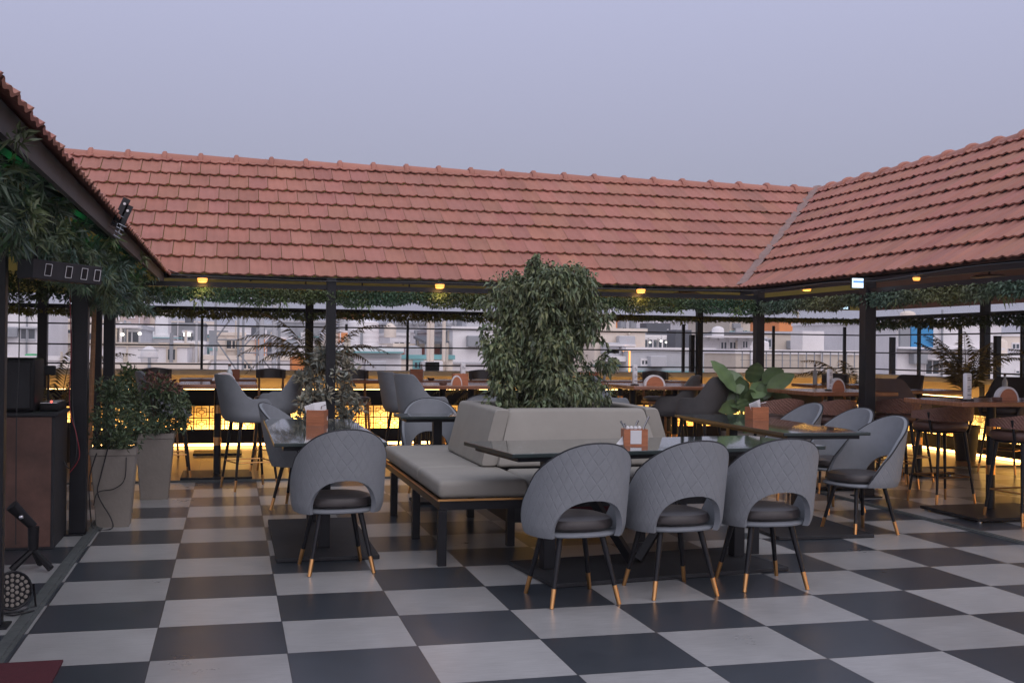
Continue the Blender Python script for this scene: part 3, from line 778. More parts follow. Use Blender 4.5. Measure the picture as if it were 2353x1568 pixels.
# ---- square bench round the tree
t = thing('upholstered_bench', 'beige upholstered bench with slanted back cushions built round the potted tree', 'bench', (2.48, 8.25, 0))
X0, X1, Y0, Y1 = 1.30, 3.56, 6.95, 9.55
def pad(x0, x1, y0, y1, z0, z1, name='seat_cushion', r=.035):
    return MB().bevbox(x0, x1, y0, y1, z0, z1, r, 4).build(name, 'bench_beige', t, True)
pad(X0, X0+.60, Y0+.84, Y1, .432, .548); pad(X0, X0+.60, Y0, Y0+.836, .432, .548)
pad(X0+.604, X1-.60, Y0, Y0+.66, .432, .548); pad(X1-.597, X1, Y0, Y1, .432, .548); pad(X0+.604, X1-.60, Y1-.6, Y1, .432, .548)
def wedge(axis, a0, a1, c0, c1, c2, c3, z0=.55, z1=.965, ma=0, mb_=0):
    # slanted cushion: bottom c0..c1, top c2..c3 in the cross direction, rounded corners
    def rnd(poly, r=.03):
        out = []; n = len(poly)
        for i in range(n):
            p, a, b = Vector(poly[i]), Vector(poly[i-1]), Vector(poly[(i+1) % n])
            u = (a-p).normalized()*r; w = (b-p).normalized()*r
            for k in range(5):
                s = k/4; out.append(tuple(p+u*(1-s)**2+w*s**2))
        return out
    poly = rnd([(c0, z0), (c1, z0), (c3, z1), (c2, z1)])
    mb = MB(); n = len(poly); L = [(a0, .95), (a0+.008, .985), (a0+.022, 1), (a0+.06, 1), (a0+(a1-a0)*.5, 1.012), (a1-.06, 1), (a1-.022, 1), (a1-.008, .985), (a1, .95)]
    cx = sum(p[0] for p in poly)/n; cz = sum(p[1] for p in poly)/n
    for a, k in L:
        for p in poly:
            u, w = cx+(p[0]-cx)*k, cz+(p[1]-cz)*k
            f = (w-z0)/(z1-z0); aa = a+(ma if a < (a0+a1)/2 else mb_ if a > (a0+a1)/2+.01 else 0)*f
            mb.v.append((aa, u, w) if axis == 'x' else (u, aa, w))
    for i in range(len(L)-1):
        for j in range(n): l = (j+1) % n; mb.f.append((i*n+j, i*n+l, (i+1)*n+l, (i+1)*n+j))
    mb.f.append(tuple(n-1-j for j in range(n))); mb.f.append(tuple((len(L)-1)*n+j for j in range(n)))
    return mb.build('back_cushion', 'bench_beige', t, True)
wedge('y', 7.70, 8.98, 1.745, 1.865, 1.85, 1.96)
wedge('x', 1.862, 3.12, 7.64, 7.76, 7.74, 7.85, ma=.105, mb_=-.12)
wedge('y', 7.80, 9.0, 3.27, 3.15, 3.14, 3.03)
wedge('x', 1.90, 3.10, 9.12, 9.0, 9.01, 8.90)
mb = MB()
for (a, b, c, d) in ((X0+.01, X1-.01, Y0+.01, Y0+.06), (X0+.01, X1-.01, Y1-.06, Y1-.01), (X0+.01, X0+.06, Y0+.062, Y1-.062), (X1-.06, X1-.01, Y0+.062, Y1-.062), (X0+.60, X0+.64, Y0+.062, Y1-.062), (X1-.64, X1-.60, Y0+.062, Y1-.062)):
    mb.box(a, b, c, d, .36, .412)
mb.build('frame', 'black_metal', t)
mb = MB()
for (a, b, c, d) in ((X0-.006, X1+.006, Y0-.006, Y0+.01), (X0-.006, X0+.01, Y0+.011, Y1), (X1-.01, X1+.006, Y0+.011, Y1)): mb.box(a, b, c, d, .418, .431)
mb.build('gold_trim', 'gold', t)
for x, y in ((X0, Y0), (X0, 7.98), (X0, 9.1), (X1-.06, Y0), (X1-.06, 8.2), (X1-.06, Y1-.06), (X0+.61, 7.56), (X0+.61, 8.9), (2.9, 7.56), (2.4, Y1-.06)):
    MB().box(x+.002, x+.058, y+.002, y+.058, 0, .359).build('leg', 'black_metal', t, bevel=.003)
MB().box(2.02, 2.94, 7.98, 8.72, .10, .80).build('planter_box', 'charcoal', t)
t = thing('storage_box', 'dark red box pushed under the bench', 'box', (2.6, 8.0, 0)); MB().bevbox(2.35, 2.85, 7.72, 7.94, .05, .30, .012).build('body', 'red_carpet', t, True); MB().box(2.34, 2.86, 7.71, 7.95, .302, .325).build('lid', 'charcoal', t)
# ---- items on the tables
def condiment_box(x, y, z, w, d, h, rz, label, kind=0):
    t = thing('wooden_holder', label, 'napkin holder', (0, 0, 0), 0, 'wooden holders on the tables')
    th = .008
    if kind != 2:
        mb = MB().box(-w/2, w/2, -d/2, -d/2+th, 0, h).box(-w/2, w/2, d/2-th, d/2, 0, h).box(-w/2, -w/2+th, -d/2+th+.0005, d/2-th-.0005, 0, h).box(w/2-th, w/2, -d/2+th+.0005, d/2-th-.0005, 0, h).box(-w/2+th, w/2-th, -.004, .004, .001, h*.9)
        mb.build('box', 'wood_box', t)
    if kind == 0:      # napkins sticking up
        mb = MB()
        for i in range(5):
            a = -w*.3+i*w*.12; mb.quad((a-.02, -d*.35, h*.3), (a+.05, d*.3, h*.3), (a+.03, d*.32, h+.035+.008*i), (a-.055, -d*.2, h+.03+.006*i))
        mb.build('napkins', 'paper', t)
        mb = MB().tube([(w*.1, .01, h*.5), (w*.25, .0, h+.03), (w*.5, -.02, h+.04)], .004, 5); mb.build('cutlery', 'steel', t, True)
    if kind == 1:      # cutlery, white card on the front
        mb = MB()
        for (a, l, s) in ((-.055, .05, -.035), (-.045, .035, -.02), (-.005, .055, .03), (.05, .08, .045)):
            mb.tube([(a, 0, h*.4), (a+s*.3, 0, h+.01), (a+s, 0, h+l)], .004, 6, .008)
        mb.build('cutlery', 'steel', t, True)
        MB().box(-.036, .036, -d/2-.002, -d/2-.0002, .012, h-.006).build('card', 'paper', t)
        MB().quad((-w*.5, -d*.3, .004), (-w*.8, -d*.1, .004), (-w*.52, d*.1, .05), (-w*.5, -d*.1, .06)).quad((w*.5, -d*.3, .004), (w*.56, -d*.1, .004), (w*.55, d*.1, .05), (w*.5, -d*.1, .05)).build('napkins', 'paper', t)
        mb = MB()
        for i in range(4): mb.lathe([(.004, 0), (.013, .004), (.012, .016), (.004, .022)], (-.045+i*.026, .0, h-.004), 10)
        mb.build('sachets', 'paper', t, True)
    if kind == 2:      # half-round napkin holder
        for s in (-1, 1):
            pts = [(w/2*math.cos(PI*k/14), h*math.sin(PI*k/14)) for k in range(15)]
            MB().prism(pts, 'y', s*d/2-.004, s*d/2+.004).build('side', 'wood_box', t)
        pts = [(w*.62*math.cos(PI*k/14), h*1.18*math.sin(PI*k/14)) for k in range(15)]
        MB().prism(pts, 'y', -d/2+.006, d/2-.006).build('napkins', 'paper', t)
    t.location = (x, y, z); t.rotation_euler.z = math.radians(rz)
    return t
condiment_box(.66, 8.72, .79, .14, .12, .115, -20, 'wooden box of white napkins on the left marble table')
condiment_box(2.52, 6.66, .79, .155, .10, .105, -8, 'wooden cutlery caddy with a white card, on the front marble table', 1)
condiment_box(4.56, 8.98, .79, .17, .12, .115, 10, 'wooden box of napkins on the right marble table, before the broad-leaved plant')
condiment_box(-.07, 12.05, 1.0, .20, .07, .10, 0, 'half-round napkin holder on the left high table', 2)
condiment_box(.04, 14.5, .975, .14, .1, .12, 0, 'small wooden box on the railing table behind the left high table', 3)
condiment_box(2.42, 11.75, 1.0, .16, .10, .12, 5, 'wooden box on the high table left of the tree', 3)
condiment_box(2.36, 11.64, 1.0, .10, .03, .09, 5, 'napkin holder leaning on the box, high table left of the tree', 2)
condiment_box(2.36, 14.3, .975, .16, .10, .14, 0, 'wooden box on the railing table left of the tree', 3)
condiment_box(4.68, 11.75, 1.0, .20, .07, .10, -5, 'half-round napkin holder on the middle high table', 2)
condiment_box(4.75, 14.2, .975, .16, .1, .12, 0, 'wooden box on the railing table right of the tree', 3)
condiment_box(6.14, 10.3, 1.0, .14, .07, .11, 0, 'napkin holder on the high table left of the thick post', 2)
condiment_box(6.55, 8.22, 1.0, .16, .08, .10, -8, 'half-round napkin holder on the right-edge high table', 2)
def menu_tube(px, Y, z, h, w, label, rz=0, cat='menu holder'):
    x, _ = YP(px, 870, Y)
    t = thing('menu_holder', label, cat, (0, 0, 0), 0, 'tall white menu holders')
    MB().bevbox(-w/2, w/2, -.02, .02, .012, h, .012, 2).build('menu', 'paper', t, True)
    MB().box(-w/2-.01, w/2+.01, -.03, .03, 0, .012).build('base', 'black_metal', t)
    mb = MB()
    for i, zz in enumerate((.82, .74, .5, .42, .36, .2)): mb.box(-w*.32, w*(.32 if i % 2 else .1), -.0215, -.0202, h*zz, h*zz+.006)
    mb.build('printing', 'print_ink', t)
    t.location = (x, Y, z); t.rotation_euler.z = math.radians(rz)
menu_tube(1063, 11.85, 1.0, .235, .055, 'tall white menu on the high table left of the tree', 12)
menu_tube(1458, 11.75, 1.0, .235, .055, 'tall white menu on the middle high table right of the tree', 10)
menu_tube(1906, 10.3, 1.0, .22, .06, 'clear menu holder on the high table left of the thick post', 15)
menu_tube(2222, 8.1, 1.0, .235, .078, 'tall menu with dark print on the right-edge high table', 18)
def bottle(px, Y, z, h, r, label, m='glass_clear', cap='seat_brown'):
    x, _ = YP(px, 870, Y); t = thing('glass_bottle', label, 'bottle', (0, 0, 0), 0, 'bottles on the tables')
    MB().lathe([(r, 0), (r*1.02, h*.5), (r*.9, h*.62), (r*.42, h*.75), (r*.4, h*.9)], n=16).build('body', m, t, True)
    MB().lathe([(r*.5, h*.9), (r*.5, h), (r*.3, h+.004)], n=12).build('cap', cap, t, True); t.location = (x, Y, z)
bottle(527, 12.15, 1.0, .20, .032, 'clear bottle with brown top on the left high table')
bottle(968, 14.3, .975, .2, .028, 'pale bottle on the railing table left of the tree')
bottle(1388, 14.25, .975, .21, .022, 'slim bottle on the railing table right of the tree')
bottle(1872, 13.0, .975, .26, .028, 'tall clear bottle on the railing table behind the right high table')
bottle(2308, 10.6, .975, .2, .03, 'clear bottle at the right edge behind the napkin holder')
for px, Y, z, lab in ((492, 12.0, 1.0, 'small dark bowl on the left high table'), (1018, 11.7, 1.0, 'small ashtray on the high table left of the tree'), (990, 14.2, .975, 'small brown bowl on the railing table left of the tree'), (2290, 8.1, 1.0, 'black ashtray on the right-edge high table')):
    x, _ = YP(px, 870, Y); tag(MB().lathe([(.03, 0), (.042, .006), (.045, .03), (.038, .03), (.03, .012)], (x, Y, z), 18).build('ashtray', 'seat_brown', None, True), lab, 'ashtray', 'ashtrays on the tables')
# ================================================================ PLANTS
def crown(center_fn, n, L, W, m, name, parent, droop=.4, dn=-.5, tr=(.5, 1.4), warm=.15):
    mb = MB()
    for i in range(n):
        c, out = center_fn(); d = rdir()*.8+out*.7; d.z += dn
        t = random.uniform(*tr); w = random.uniform(-warm, warm)
        mb.leaf(c, d, rdir(), L*random.uniform(.5, 1.4), W*random.uniform(.6, 1.3), droop, (t*(1+w), t, t*(1-w)))
    return mb.build(name, m, parent)
# the ficus in the middle of the bench
tx, ty = 2.45, 8.42
t = thing('potted_tree', 'dense leafy green tree rising from the middle of the beige bench', 'tree', (tx, ty, .1))
lobes = []
for k in range(125):
    z = .93+1.07*random.random()**.85
    rx = .385 if z > 1.15 else .42
    if z > 1.7: rx = .385*max(.05, 1-((z-1.7)/.36)**2.4)**.5
    if z < 1.55: rx *= .96
    a = random.uniform(0, 2*PI); q = random.random()**.5
    sk = .06*math.sin(z*3.1)-.03
    lobes.append((Vector((tx+sk+rx*q*math.cos(a), ty+.38*q*math.sin(a), z)), random.uniform(.08, .14)))
lobes += [(Vector((tx-.27, ty-.1, 1.88)), .12), (Vector((tx+.25, ty, 1.9)), .11), (Vector((tx-.07, ty, 2.0)), .12), (Vector((tx-.13, ty, 2.06)), .06), (Vector((tx+.43, ty, 1.68)), .11), (Vector((tx-.42, ty-.1, 1.0)), .12), (Vector((tx-.43, ty-.1, 1.35)), .11), (Vector((tx+.5, ty, 1.3)), .08), (Vector((tx+.44, ty, 1.05)), .1)]
sprigs = []
for k in range(60):
    c, r = random.choice(lobes); d = rdir(); d.z = d.z*.6+.1; L0 = random.uniform(.1, .24); sprigs.append((c, c+d*(r+L0)-Vector((0, 0, .05))))
def ficus():
    if random.random() < .16:
        a, b = random.choice(sprigs); s = random.random(); return a.lerp(b, s)+rdir()*.02, (b-a).normalized()*.8
    c, r = random.choice(lobes); d = rdir(); return c+d*(r*random.uniform(.6, 1.12)), d
crown(ficus, 25000, .045, .027, 'leaf_ficus', 'foliage', t, .45, -.6, (.45, 1.55))
mb = MB()
for k in range(46):
    c, r = random.choice(lobes); b = Vector((tx+random.uniform(-.16, .16), ty+random.uniform(-.12, .12), .78)); m = b.lerp(c, .5)+Vector((0, 0, .12)); mb.tube([b, m, c], .009, 5, .003)
for k in range(7): b = Vector((tx+random.uniform(-.1, .1), ty+random.uniform(-.1, .1), .15)); mb.tube([b, b+Vector((random.uniform(-.1, .1), 0, .7)), b+Vector((random.uniform(-.2, .2), random.uniform(-.1, .1), 1.45))], .022, 6, .008)
mb.build('branches', 'bark', t, True)
MB().box(2.04, 2.92, 8.0, 8.70, .76, .788).build('soil', 'soil', t)
# planters
def tapered(name, x, y, w, h, label, group='tapered grey planters'):
    t = thing(name, label, 'planter', (x, y, 0), group=group)
    mb = MB(); a, b = w*.36, w*.5
    def sq(r, z, k=.012):
        P = []
        for (cx, cyy, a0) in ((r-k, r-k, 0), (-r+k, r-k, PI/2), (-r+k, -r+k, PI), (r-k, -r+k, 1.5*PI)):
            for j in range(4): an = a0+j/3*PI/2; P.append((x+cx+k*math.cos(an), y+cyy+k*math.sin(an), z))
        return P
    R = [(a, 0), (b*.985, h-.05), (b+.004, h-.045), (b+.004, h), (b-.03, h), (b-.035, h-.06)]
    for r, z in R: mb.v += sq(r, z)
    for i in range(len(R)-1):
        for j in range(16): l = (j+1) % 16; mb.f.append((i*16+j, i*16+l, (i+1)*16+l, (i+1)*16+j))
    mb.f.append(tuple(15-i for i in range(16)))
    mb.build('pot', 'planter_grey', t, True)
    MB().box(x-b+.036, x+b-.036, y-b+.036, y+b-.036, h-.075, h-.045).build('soil', 'soil', t)
    return t
def bush(x, y, z0, rx, h, n, m, label, L=.05, W=.02, red=0, stems=9, group='bushes in pots', bare=.12, cat='bush'):
    t = thing('bush', label, cat, (x, y, z0), group=group)
    lb = []
    for k in range(34):
        a = random.uniform(0, 2*PI); u = random.random(); q = random.random()**.5*rx*math.sin(PI*min(1, .25+.62*u))
        lb.append((Vector((x+q*math.cos(a), y+q*math.sin(a), z0+h*(bare+(1-bare)*u))), random.uniform(.05, .10)))
    def fn():
        c, r = random.choice(lb); d = rdir(); return c+d*r*random.uniform(.2, 1.15), d
    crown(fn, n, L, W, m, 'foliage', t, .15, .15)
    if red:
        top = sorted(lb, key=lambda q: -q[0].z)[:9]
        def fr():
            c, r = random.choice(top); d = rdir(); d.z = abs(d.z); return c+d*r*1.1, d
        crown(fr, red, L, W, 'leaf_red', 'new_leaves', t, .1, .3)
    mb = MB()
    for k in range(stems):
        c, r = random.choice(lb); mb.tube([(x+random.uniform(-.05, .05), y+random.uniform(-.05, .05), z0-.06), Vector((x, y, z0)).lerp(c, .5), c], .007, 5, .003)
    mb.build('stems', 'bark', t, True)
    return t
tapered('planter', -.865, 9.04, .33, .60, 'near grey planter with black cables hanging over it')
tapered('planter', -.66, 10.55, .33, .60, 'far grey planter behind the cable-draped one')
bush(-.86, 9.04, .56, .23, .52, 2600, 'leaf_bush', 'green bush in the near grey planter beside the black post', .045, .018)
bush(-.64, 10.55, .56, .28, .52, 3000, 'leaf_bush', 'green bush with red new leaves in the far grey planter', .05, .02, 420)
tapered('planter', 1.02, 12.05, .36, .5, 'planter behind the left marble table, holding the grey shrub')
bush(1.05, 11.95, .46, .40, .86, 1900, 'leaf_shrub', 'grey-green leafy shrub around the black post left of the tree', .075, .032, 0, 14)
bush(-1.05, 12.6, .5, .16, .6, 600, 'leaf_fiddle', 'yellow-green plant behind the left posts', .10, .03, 0, 6)
# palms
def frond(mb, base, az, L, arch, m=34, wl=.26):
    P = []; d = Vector((math.cos(az), math.sin(az), 0))*min(1, .45+arch*.9)
    for k in range(m+1):
        u = k/m; P.append(Vector(base)+d*(L*(.15*u+.85*u*u*.9+.05*u))+Vector((0, 0, L*(1.15*u-arch*u*u*u))))
    mb.tube(P, .008, 4, .002)
    mb.tint += [(.9, .8, .6)]*(len(mb.v)-len(mb.tint))
    for k in range(5, m):
        t = (P[k+1]-P[k-1]).normalized(); s = t.cross(Vector((0, 0, 1))).normalized(); u = k/m; ll = wl*math.sin(PI*min(1, .18+.82*u)**.8)+.03
        for sg in (-1, 1):
            dd = (s*sg*.85+t*.7+Vector((0, 0, random.uniform(-.25, .05)))).normalized(); g = random.uniform(.6, 1.3)
            mb.leaf(P[k], dd, t, ll*random.uniform(.85, 1.1), .025, .35, (g*1.15, g, g*.7))
def palm(x, y, z0, H, spec, label, potw=.34):
    t = thing('potted_palm', label, 'palm', (x, y, 0), group='palms along the parapets')
    if potw:
        MB().lathe([(potw*.36, 0), (potw*.5, .42), (potw*.54, .425), (potw*.54, .46), (potw*.46, .46), (potw*.44, .42)], (x, y, 0), 20).build('pot', 'charcoal', t, True)
    for az, L, arch in spec:
        mb = MB(); frond(mb, (x+.03*math.cos(math.radians(az)), y+.03*math.sin(math.radians(az)), z0), math.radians(az), L, arch); mb.build('frond', 'leaf_palm', t)
    MB().tube([(x, y, .4), (x+.01, y, z0+.1)], .035, 8, .02).build('trunk', 'bark', t, True)
palm(1.10, 14.6, .88, 1.2, [(175, 1.05, .8), (190, .95, 1.0), (165, 1.1, .62), (5, 1.15, .45), (-12, .95, .7), (25, .9, .9), (100, .9, .3), (60, 1.15, .25), (150, 1.2, .35), (-70, .75, .8)], 'palm beside the two posts left of the tree')
palm(-1.95, 13.9, .55, 1.1, [(10, .9, .8), (-30, .85, .9), (35, 1.1, .5), (170, .8, .7), (80, 1.1, .4), (200, .7, 1.0)], 'palm seen between the left posts behind the speaker')
palm(9.35, 12.5, .78, 1.2, [(100, .95, .22), (140, .9, .3), (70, .85, .4), (-100, .9, .3), (-60, .85, .5), (200, .8, .6), (-130, .95, .2), (180, .95, .25), (20, .9, .3), (-20, .85, .4)], 'palm on the right behind the tall white menu')
palm(9.4, 10.6, .78, 1.2, [(100, .95, .3), (140, .9, .4), (70, .9, .4), (-100, .9, .4), (-60, .9, .5), (170, .95, .25), (30, .9, .3), (-150, .9, .3)], 'palm at the right edge of the picture')
palm(8.75, 14.2, .6, 1.0, [(160, .95, .75), (190, .8, .9), (120, 1.0, .5), (20, .8, .8), (-80, .8, .8), (75, .9, .4)], 'small palm right of the thick black post')
palm(5.95, 14.7, .45, 1.0, [(170, .75, .8), (20, .8, .7), (100, .8, .4), (-20, .9, .8), (60, .9, .5)], 'small palm behind the broad-leaved plant')
palm(3.55, 15.0, .45, 1.0, [(180, .85, .8), (150, .8, .9), (20, .8, .6), (210, .7, .9)], 'small palm peeping out left of the tree')
# broad-leaved plant
fx, fy = 5.42, 10.95
tapered('planter', fx, fy, .38, .52, 'planter of the broad-leaved plant behind the right marble table')
t = thing('broad_leaved_plant', 'plant with large oval green leaves behind the right marble table', 'plant', (fx, fy, .5))
def big_leaf(mb, base, tip, W, n=(0, -1, .3), cup=.12, tint=1):
    base, tip = Vector(base), Vector(tip); d = tip-base; L = d.length; d.normalize(); nrm = Vector(n); side = d.cross(nrm).normalized(); up = side.cross(d).normalized()
    b = len(mb.v); M = 12
    for i in range(M+1):
        u = i/M; w = W*.5*(math.sin(PI*min(1, u*1.0)**.85)**.72 if 0 < u < 1 else .02); c = base+d*(L*u)-Vector((0, 0, 1))*(L*.18*u*u)
        for j in range(-2, 3):
            v = j/2; mb.v.append(tuple(c+side*(w*v)+up*(cup*w*abs(v)+.006*math.sin(u*22)*abs(v)))); mb.tint.append((tint*(1.12 if j == 0 else 1), tint*(1.12 if j == 0 else 1), tint))
    for i in range(M):
        for j in range(4): mb.f.append((b+i*5+j, b+i*5+j+1, b+(i+1)*5+j+1, b+(i+1)*5+j))
L_ = [((1690, 900), (1632, 808), .15), ((1700, 905), (1672, 835), .16), ((1725, 880), (1740, 820), .17), ((1690, 925), (1660, 870), .13), ((1760, 900), (1825, 842), .13), ((1750, 880), (1800, 835), .14),
      ((1765, 905), (1822, 905), .10), ((1730, 915), (1760, 862), .15), ((1700, 935), (1650, 925), .12), ((1720, 935), (1690, 890), .15), ((1740, 940), (1780, 930), .12), ((1755, 925), (1740, 875), .13), ((1720, 940), (1722, 880), .14), ((1700, 920), (1700, 850), .12), ((1775, 940), (1800, 950), .09), ((1740, 915), (1775, 870), .14), ((1715, 905), (1690, 862), .13), ((1695, 940), (1665, 905), .12), ((1735, 945), (1752, 905), .12), ((1765, 890), (1790, 862), .12), ((1710, 945), (1700, 905), .11)]
for i, (a, b, w) in enumerate(L_):
    y0 = fy+random.uniform(-.12, .12); y1 = fy+random.uniform(-.22, .16); A = W(*a, y0); B = W(*b, y1)
    mb = MB(); big_leaf(mb, A, B, w*1.35, (random.uniform(-.5, .5), -1, random.uniform(.2, .8)), .14, random.uniform(.6, 1.25))
    mb.build('leaf', 'leaf_fiddle', t, True)
mb = MB()
for i, (a, b, w) in enumerate(L_):
    A = W(*a, fy); mb.tube([(fx, fy, .45), Vector((fx, fy, .45)).lerp(A, .5)+Vector((0, 0, .05)), A], .008, 5, .005)
mb.build('stems', 'leaf_fiddle', t, True)
for o in bpy.data.objects:
    if o.name.startswith('stems') and o.data.materials[0].name == 'leaf_fiddle':
        at = o.data.color_attributes.new('tint', 'FLOAT_COLOR', 'POINT'); at.data.foreach_set('color', [.9]*(4*len(o.data.vertices)))

# ================================================================ LEFT STAGE CORNER
t = thing('wooden_cabinet', 'reddish brown cabinet with dark grey sides standing in the left corner', 'cabinet', (-1.32, 8.35, 0))
MB().box(-1.62, -1.16, 8.055, 8.66, 0, .905).build('carcass', 'charcoal', t, bevel=.004)
MB().box(-1.615, -1.18, 8.045, 8.053, .02, .90).build('front', 'old_brown', t)
MB().box(-1.64, -1.14, 8.03, 8.68, .907, .93).build('top', 'charcoal', t, bevel=.004)
t = thing('loudspeaker', 'black loudspeaker standing on the brown cabinet', 'speaker', (-1.42, 8.3, .93))
MB().bevbox(-1.62, -1.30, 8.1, 8.5, .932, 1.30, .02).build('body', 'panel_black', t, True)
MB().box(-1.59, -1.33, 8.088, 8.099, .96, 1.27).build('grille', 'charcoal', t)
t = thing('audio_mixer', 'small black mixer with a red light on the cabinet, beside the speaker', 'mixer', (-1.2, 8.4, .93))
MB().bevbox(-1.285, -1.16, 8.2, 8.6, .932, .985, .01).build('body', 'panel_black', t, True)
MB().box(-1.28, -1.17, 8.21, 8.59, .9865, .99).build('top_plate', 'steel', t)
x, z = YP(118, 927, 8.3); MB().lathe([(.006, 0), (.008, .004), (.003, .008)], (-1.22, 8.3, .991), 8).build('status_light', 'led_red', t)
x, z = YP(112, 850, 8.75); t = thing('junction_box', 'small grey box fixed near the speaker', 'box', (x, 8.75, z)); 
MB().bevbox(x-.05, x+.05, 8.7, 8.76, z-.035, z+.035, .008).build('body', 'charcoal', t, True); MB().box(x-.006, x+.006, 8.73, 8.75, .93, z-.036).build('bracket', 'charcoal', t)
# par can on the floor
t = thing('stage_light', 'round black stage light with rows of lenses lying at the left edge', 'stage light', (-1.13, 6.2, 0))
ax = Vector((.42, -.86, .12)).normalized(); c = Vector((-1.09, 6.2, .115))
MB().cyl(c-ax*.09, c, .085, .098, 28).build('housing', 'panel_black', t, True)
u = ax.cross(Vector((0, 0, 1))).normalized(); v = ax.cross(u)
mb = MB(); P = [c+ax*.004+u*(.096*math.cos(2*PI*k/28))+v*(.096*math.sin(2*PI*k/28)) for k in range(29)]; mb.tube(P, .006, 6); mb.build('rim', 'black_metal', t, True)
mb = MB()
for r_, n_ in ((0, 1), (.026, 6), (.052, 12), (.077, 18)):
    for k in range(n_):
        a = 2*PI*k/n_+r_*20; q = c+ax*.002+u*(r_*math.cos(a))+v*(r_*math.sin(a)); mb.cyl(q, q+ax*.005, .0105, .008, 10)
mb.build('lenses', 'planter_grey', t, True)
mb = MB().tube([c+u*.105+Vector((0, 0, .02)), c+u*.125+Vector((0, 0, -.1)), (c.x+.03, c.y-.02, .006), c-u*.12+Vector((0, 0, -.1)), c-u*.105+Vector((0, 0, .02))], .007, 5); mb.build('bracket', 'black_metal', t, True)
# spot on short tripod
t = thing('floor_spotlight', 'black floor spotlight on a short tripod before the cabinet', 'stage light', (-1.17, 7.3, 0))
b = Vector((-1.17, 7.32, .13))
for a in (-150, -30, 80): MB().tube([b, b+Vector((.13*math.cos(math.radians(a)), .13*math.sin(math.radians(a)), -.11))], .018, 8, .022).build('leg', 'panel_black', t, True)
MB().cyl(b, b+Vector((0, 0, .14)), .03, .034, 16).build('stem', 'panel_black', t, True)
MB().tube([b+Vector((0, 0, .14)), b+Vector((-.07, -.02, .22)), b+Vector((-.12, -.04, .28))], .028, 10, .04).build('head', 'panel_black', t, True)
MB().lathe([(.012, 0), (.016, .01), (.012, .02)], b+Vector((-.06, -.06, .2)), 10).build('knob', 'steel', t, True)
# panel with four framed squares under the foliage
t = thing('lighting_panel', 'long dark box with four white-outlined squares under the left foliage', 'light fixture', tuple(W(157, 628, 5.85)))
A, B = W(76, 616, 5.62), W(234, 634, 6.08); dx = (B-A); n_ = Vector((dx.y, -dx.x, 0)).normalized(); up = Vector((.02, 0, 1)).normalized(); dxn = dx.normalized()
mb = MB(); h_ = .046
pts = [A-up*h_, B-up*h_, B+up*h_, A+up*h_]
mb.v = [tuple(p) for p in pts]+[tuple(p-n_*.09) for p in pts]; mb.f = [(0, 1, 2, 3), (7, 6, 5, 4), (0, 4, 5, 1), (1, 5, 6, 2), (2, 6, 7, 3), (3, 7, 4, 0)]
mb.build('body', 'charcoal', t, bevel=.003)
for f_ in (.20, .49, .72, .92):
    mb = MB(); q = A+dx*f_+n_*.003
    P = [q+dxn*(-.028)-up*.028, q+dxn*.018-up*.028, q+dxn*.028+up*.028, q+dxn*(-.018)+up*.028]
    for k in range(4): mb.tube([P[k], P[(k+1) % 4]], .0016, 4)
    mb.build('lens_frame', 'paper', t)
    mb = MB().quad(*[p-n_*.0012 for p in P]); mb.build('lens', 'panel_black', t)
MB().box(A.x-.01, A.x+.01, A.y+.05, A.y+.07, A.z+h_, 2.05).build('hanger', 'black_metal', t)
# bracket with wires at the left eave
t = thing('wire_bracket', 'pair of dark drilled metal strips tied with wire at the left eave', 'bracket', tuple(W(268, 500, 7.4)))
for (a, b, w) in (((262, 520), (292, 456), .022), ((272, 528), (299, 472), .020)):
    A, B = W(*a, 6.9), W(*b, 6.9); d = (B-A).normalized(); s = d.cross(Vector((0, 1, 0))).normalized(); mb = MB()
    P = [A-s*w, A+s*w, B+s*w, B-s*w]; P2 = [p+Vector((0, .006, 0)) for p in P]
    mb.v = [tuple(p) for p in P+P2]; mb.f = [(0, 1, 2, 3), (7, 6, 5, 4), (0, 4, 5, 1), (1, 5, 6, 2), (2, 6, 7, 3), (3, 7, 4, 0)]
    mb.build('metal_strip', 'charcoal', t)
    q = B-d*.035-Vector((0, .001, 0)); MB().cyl(q, q-Vector((0, .003, 0)), .008, .008, 12).build('hole', 'paper', t)
mb = MB()
for (a, b) in (((252, 512), (284, 530)), ((250, 520), (280, 540)), ((256, 505), (290, 522)), ((246, 530), (276, 548)), ((262, 490), (285, 500)), ((268, 545), (278, 520)), ((262, 540), (270, 512))): mb.tube([W(*a, 6.88), W((a[0]+b[0])/2, (a[1]+b[1])/2, 6.86), W(*b, 6.88)], .0022, 5)
mb.build('wires', 'steel', t)
# red carpet corner
mb = MB().box(-1.6, -.70, 3.5, 5.19, .002, .012); tag(mb.build('carpet', 'red_carpet'), 'corner of a dark red carpet at the bottom left', 'carpet')
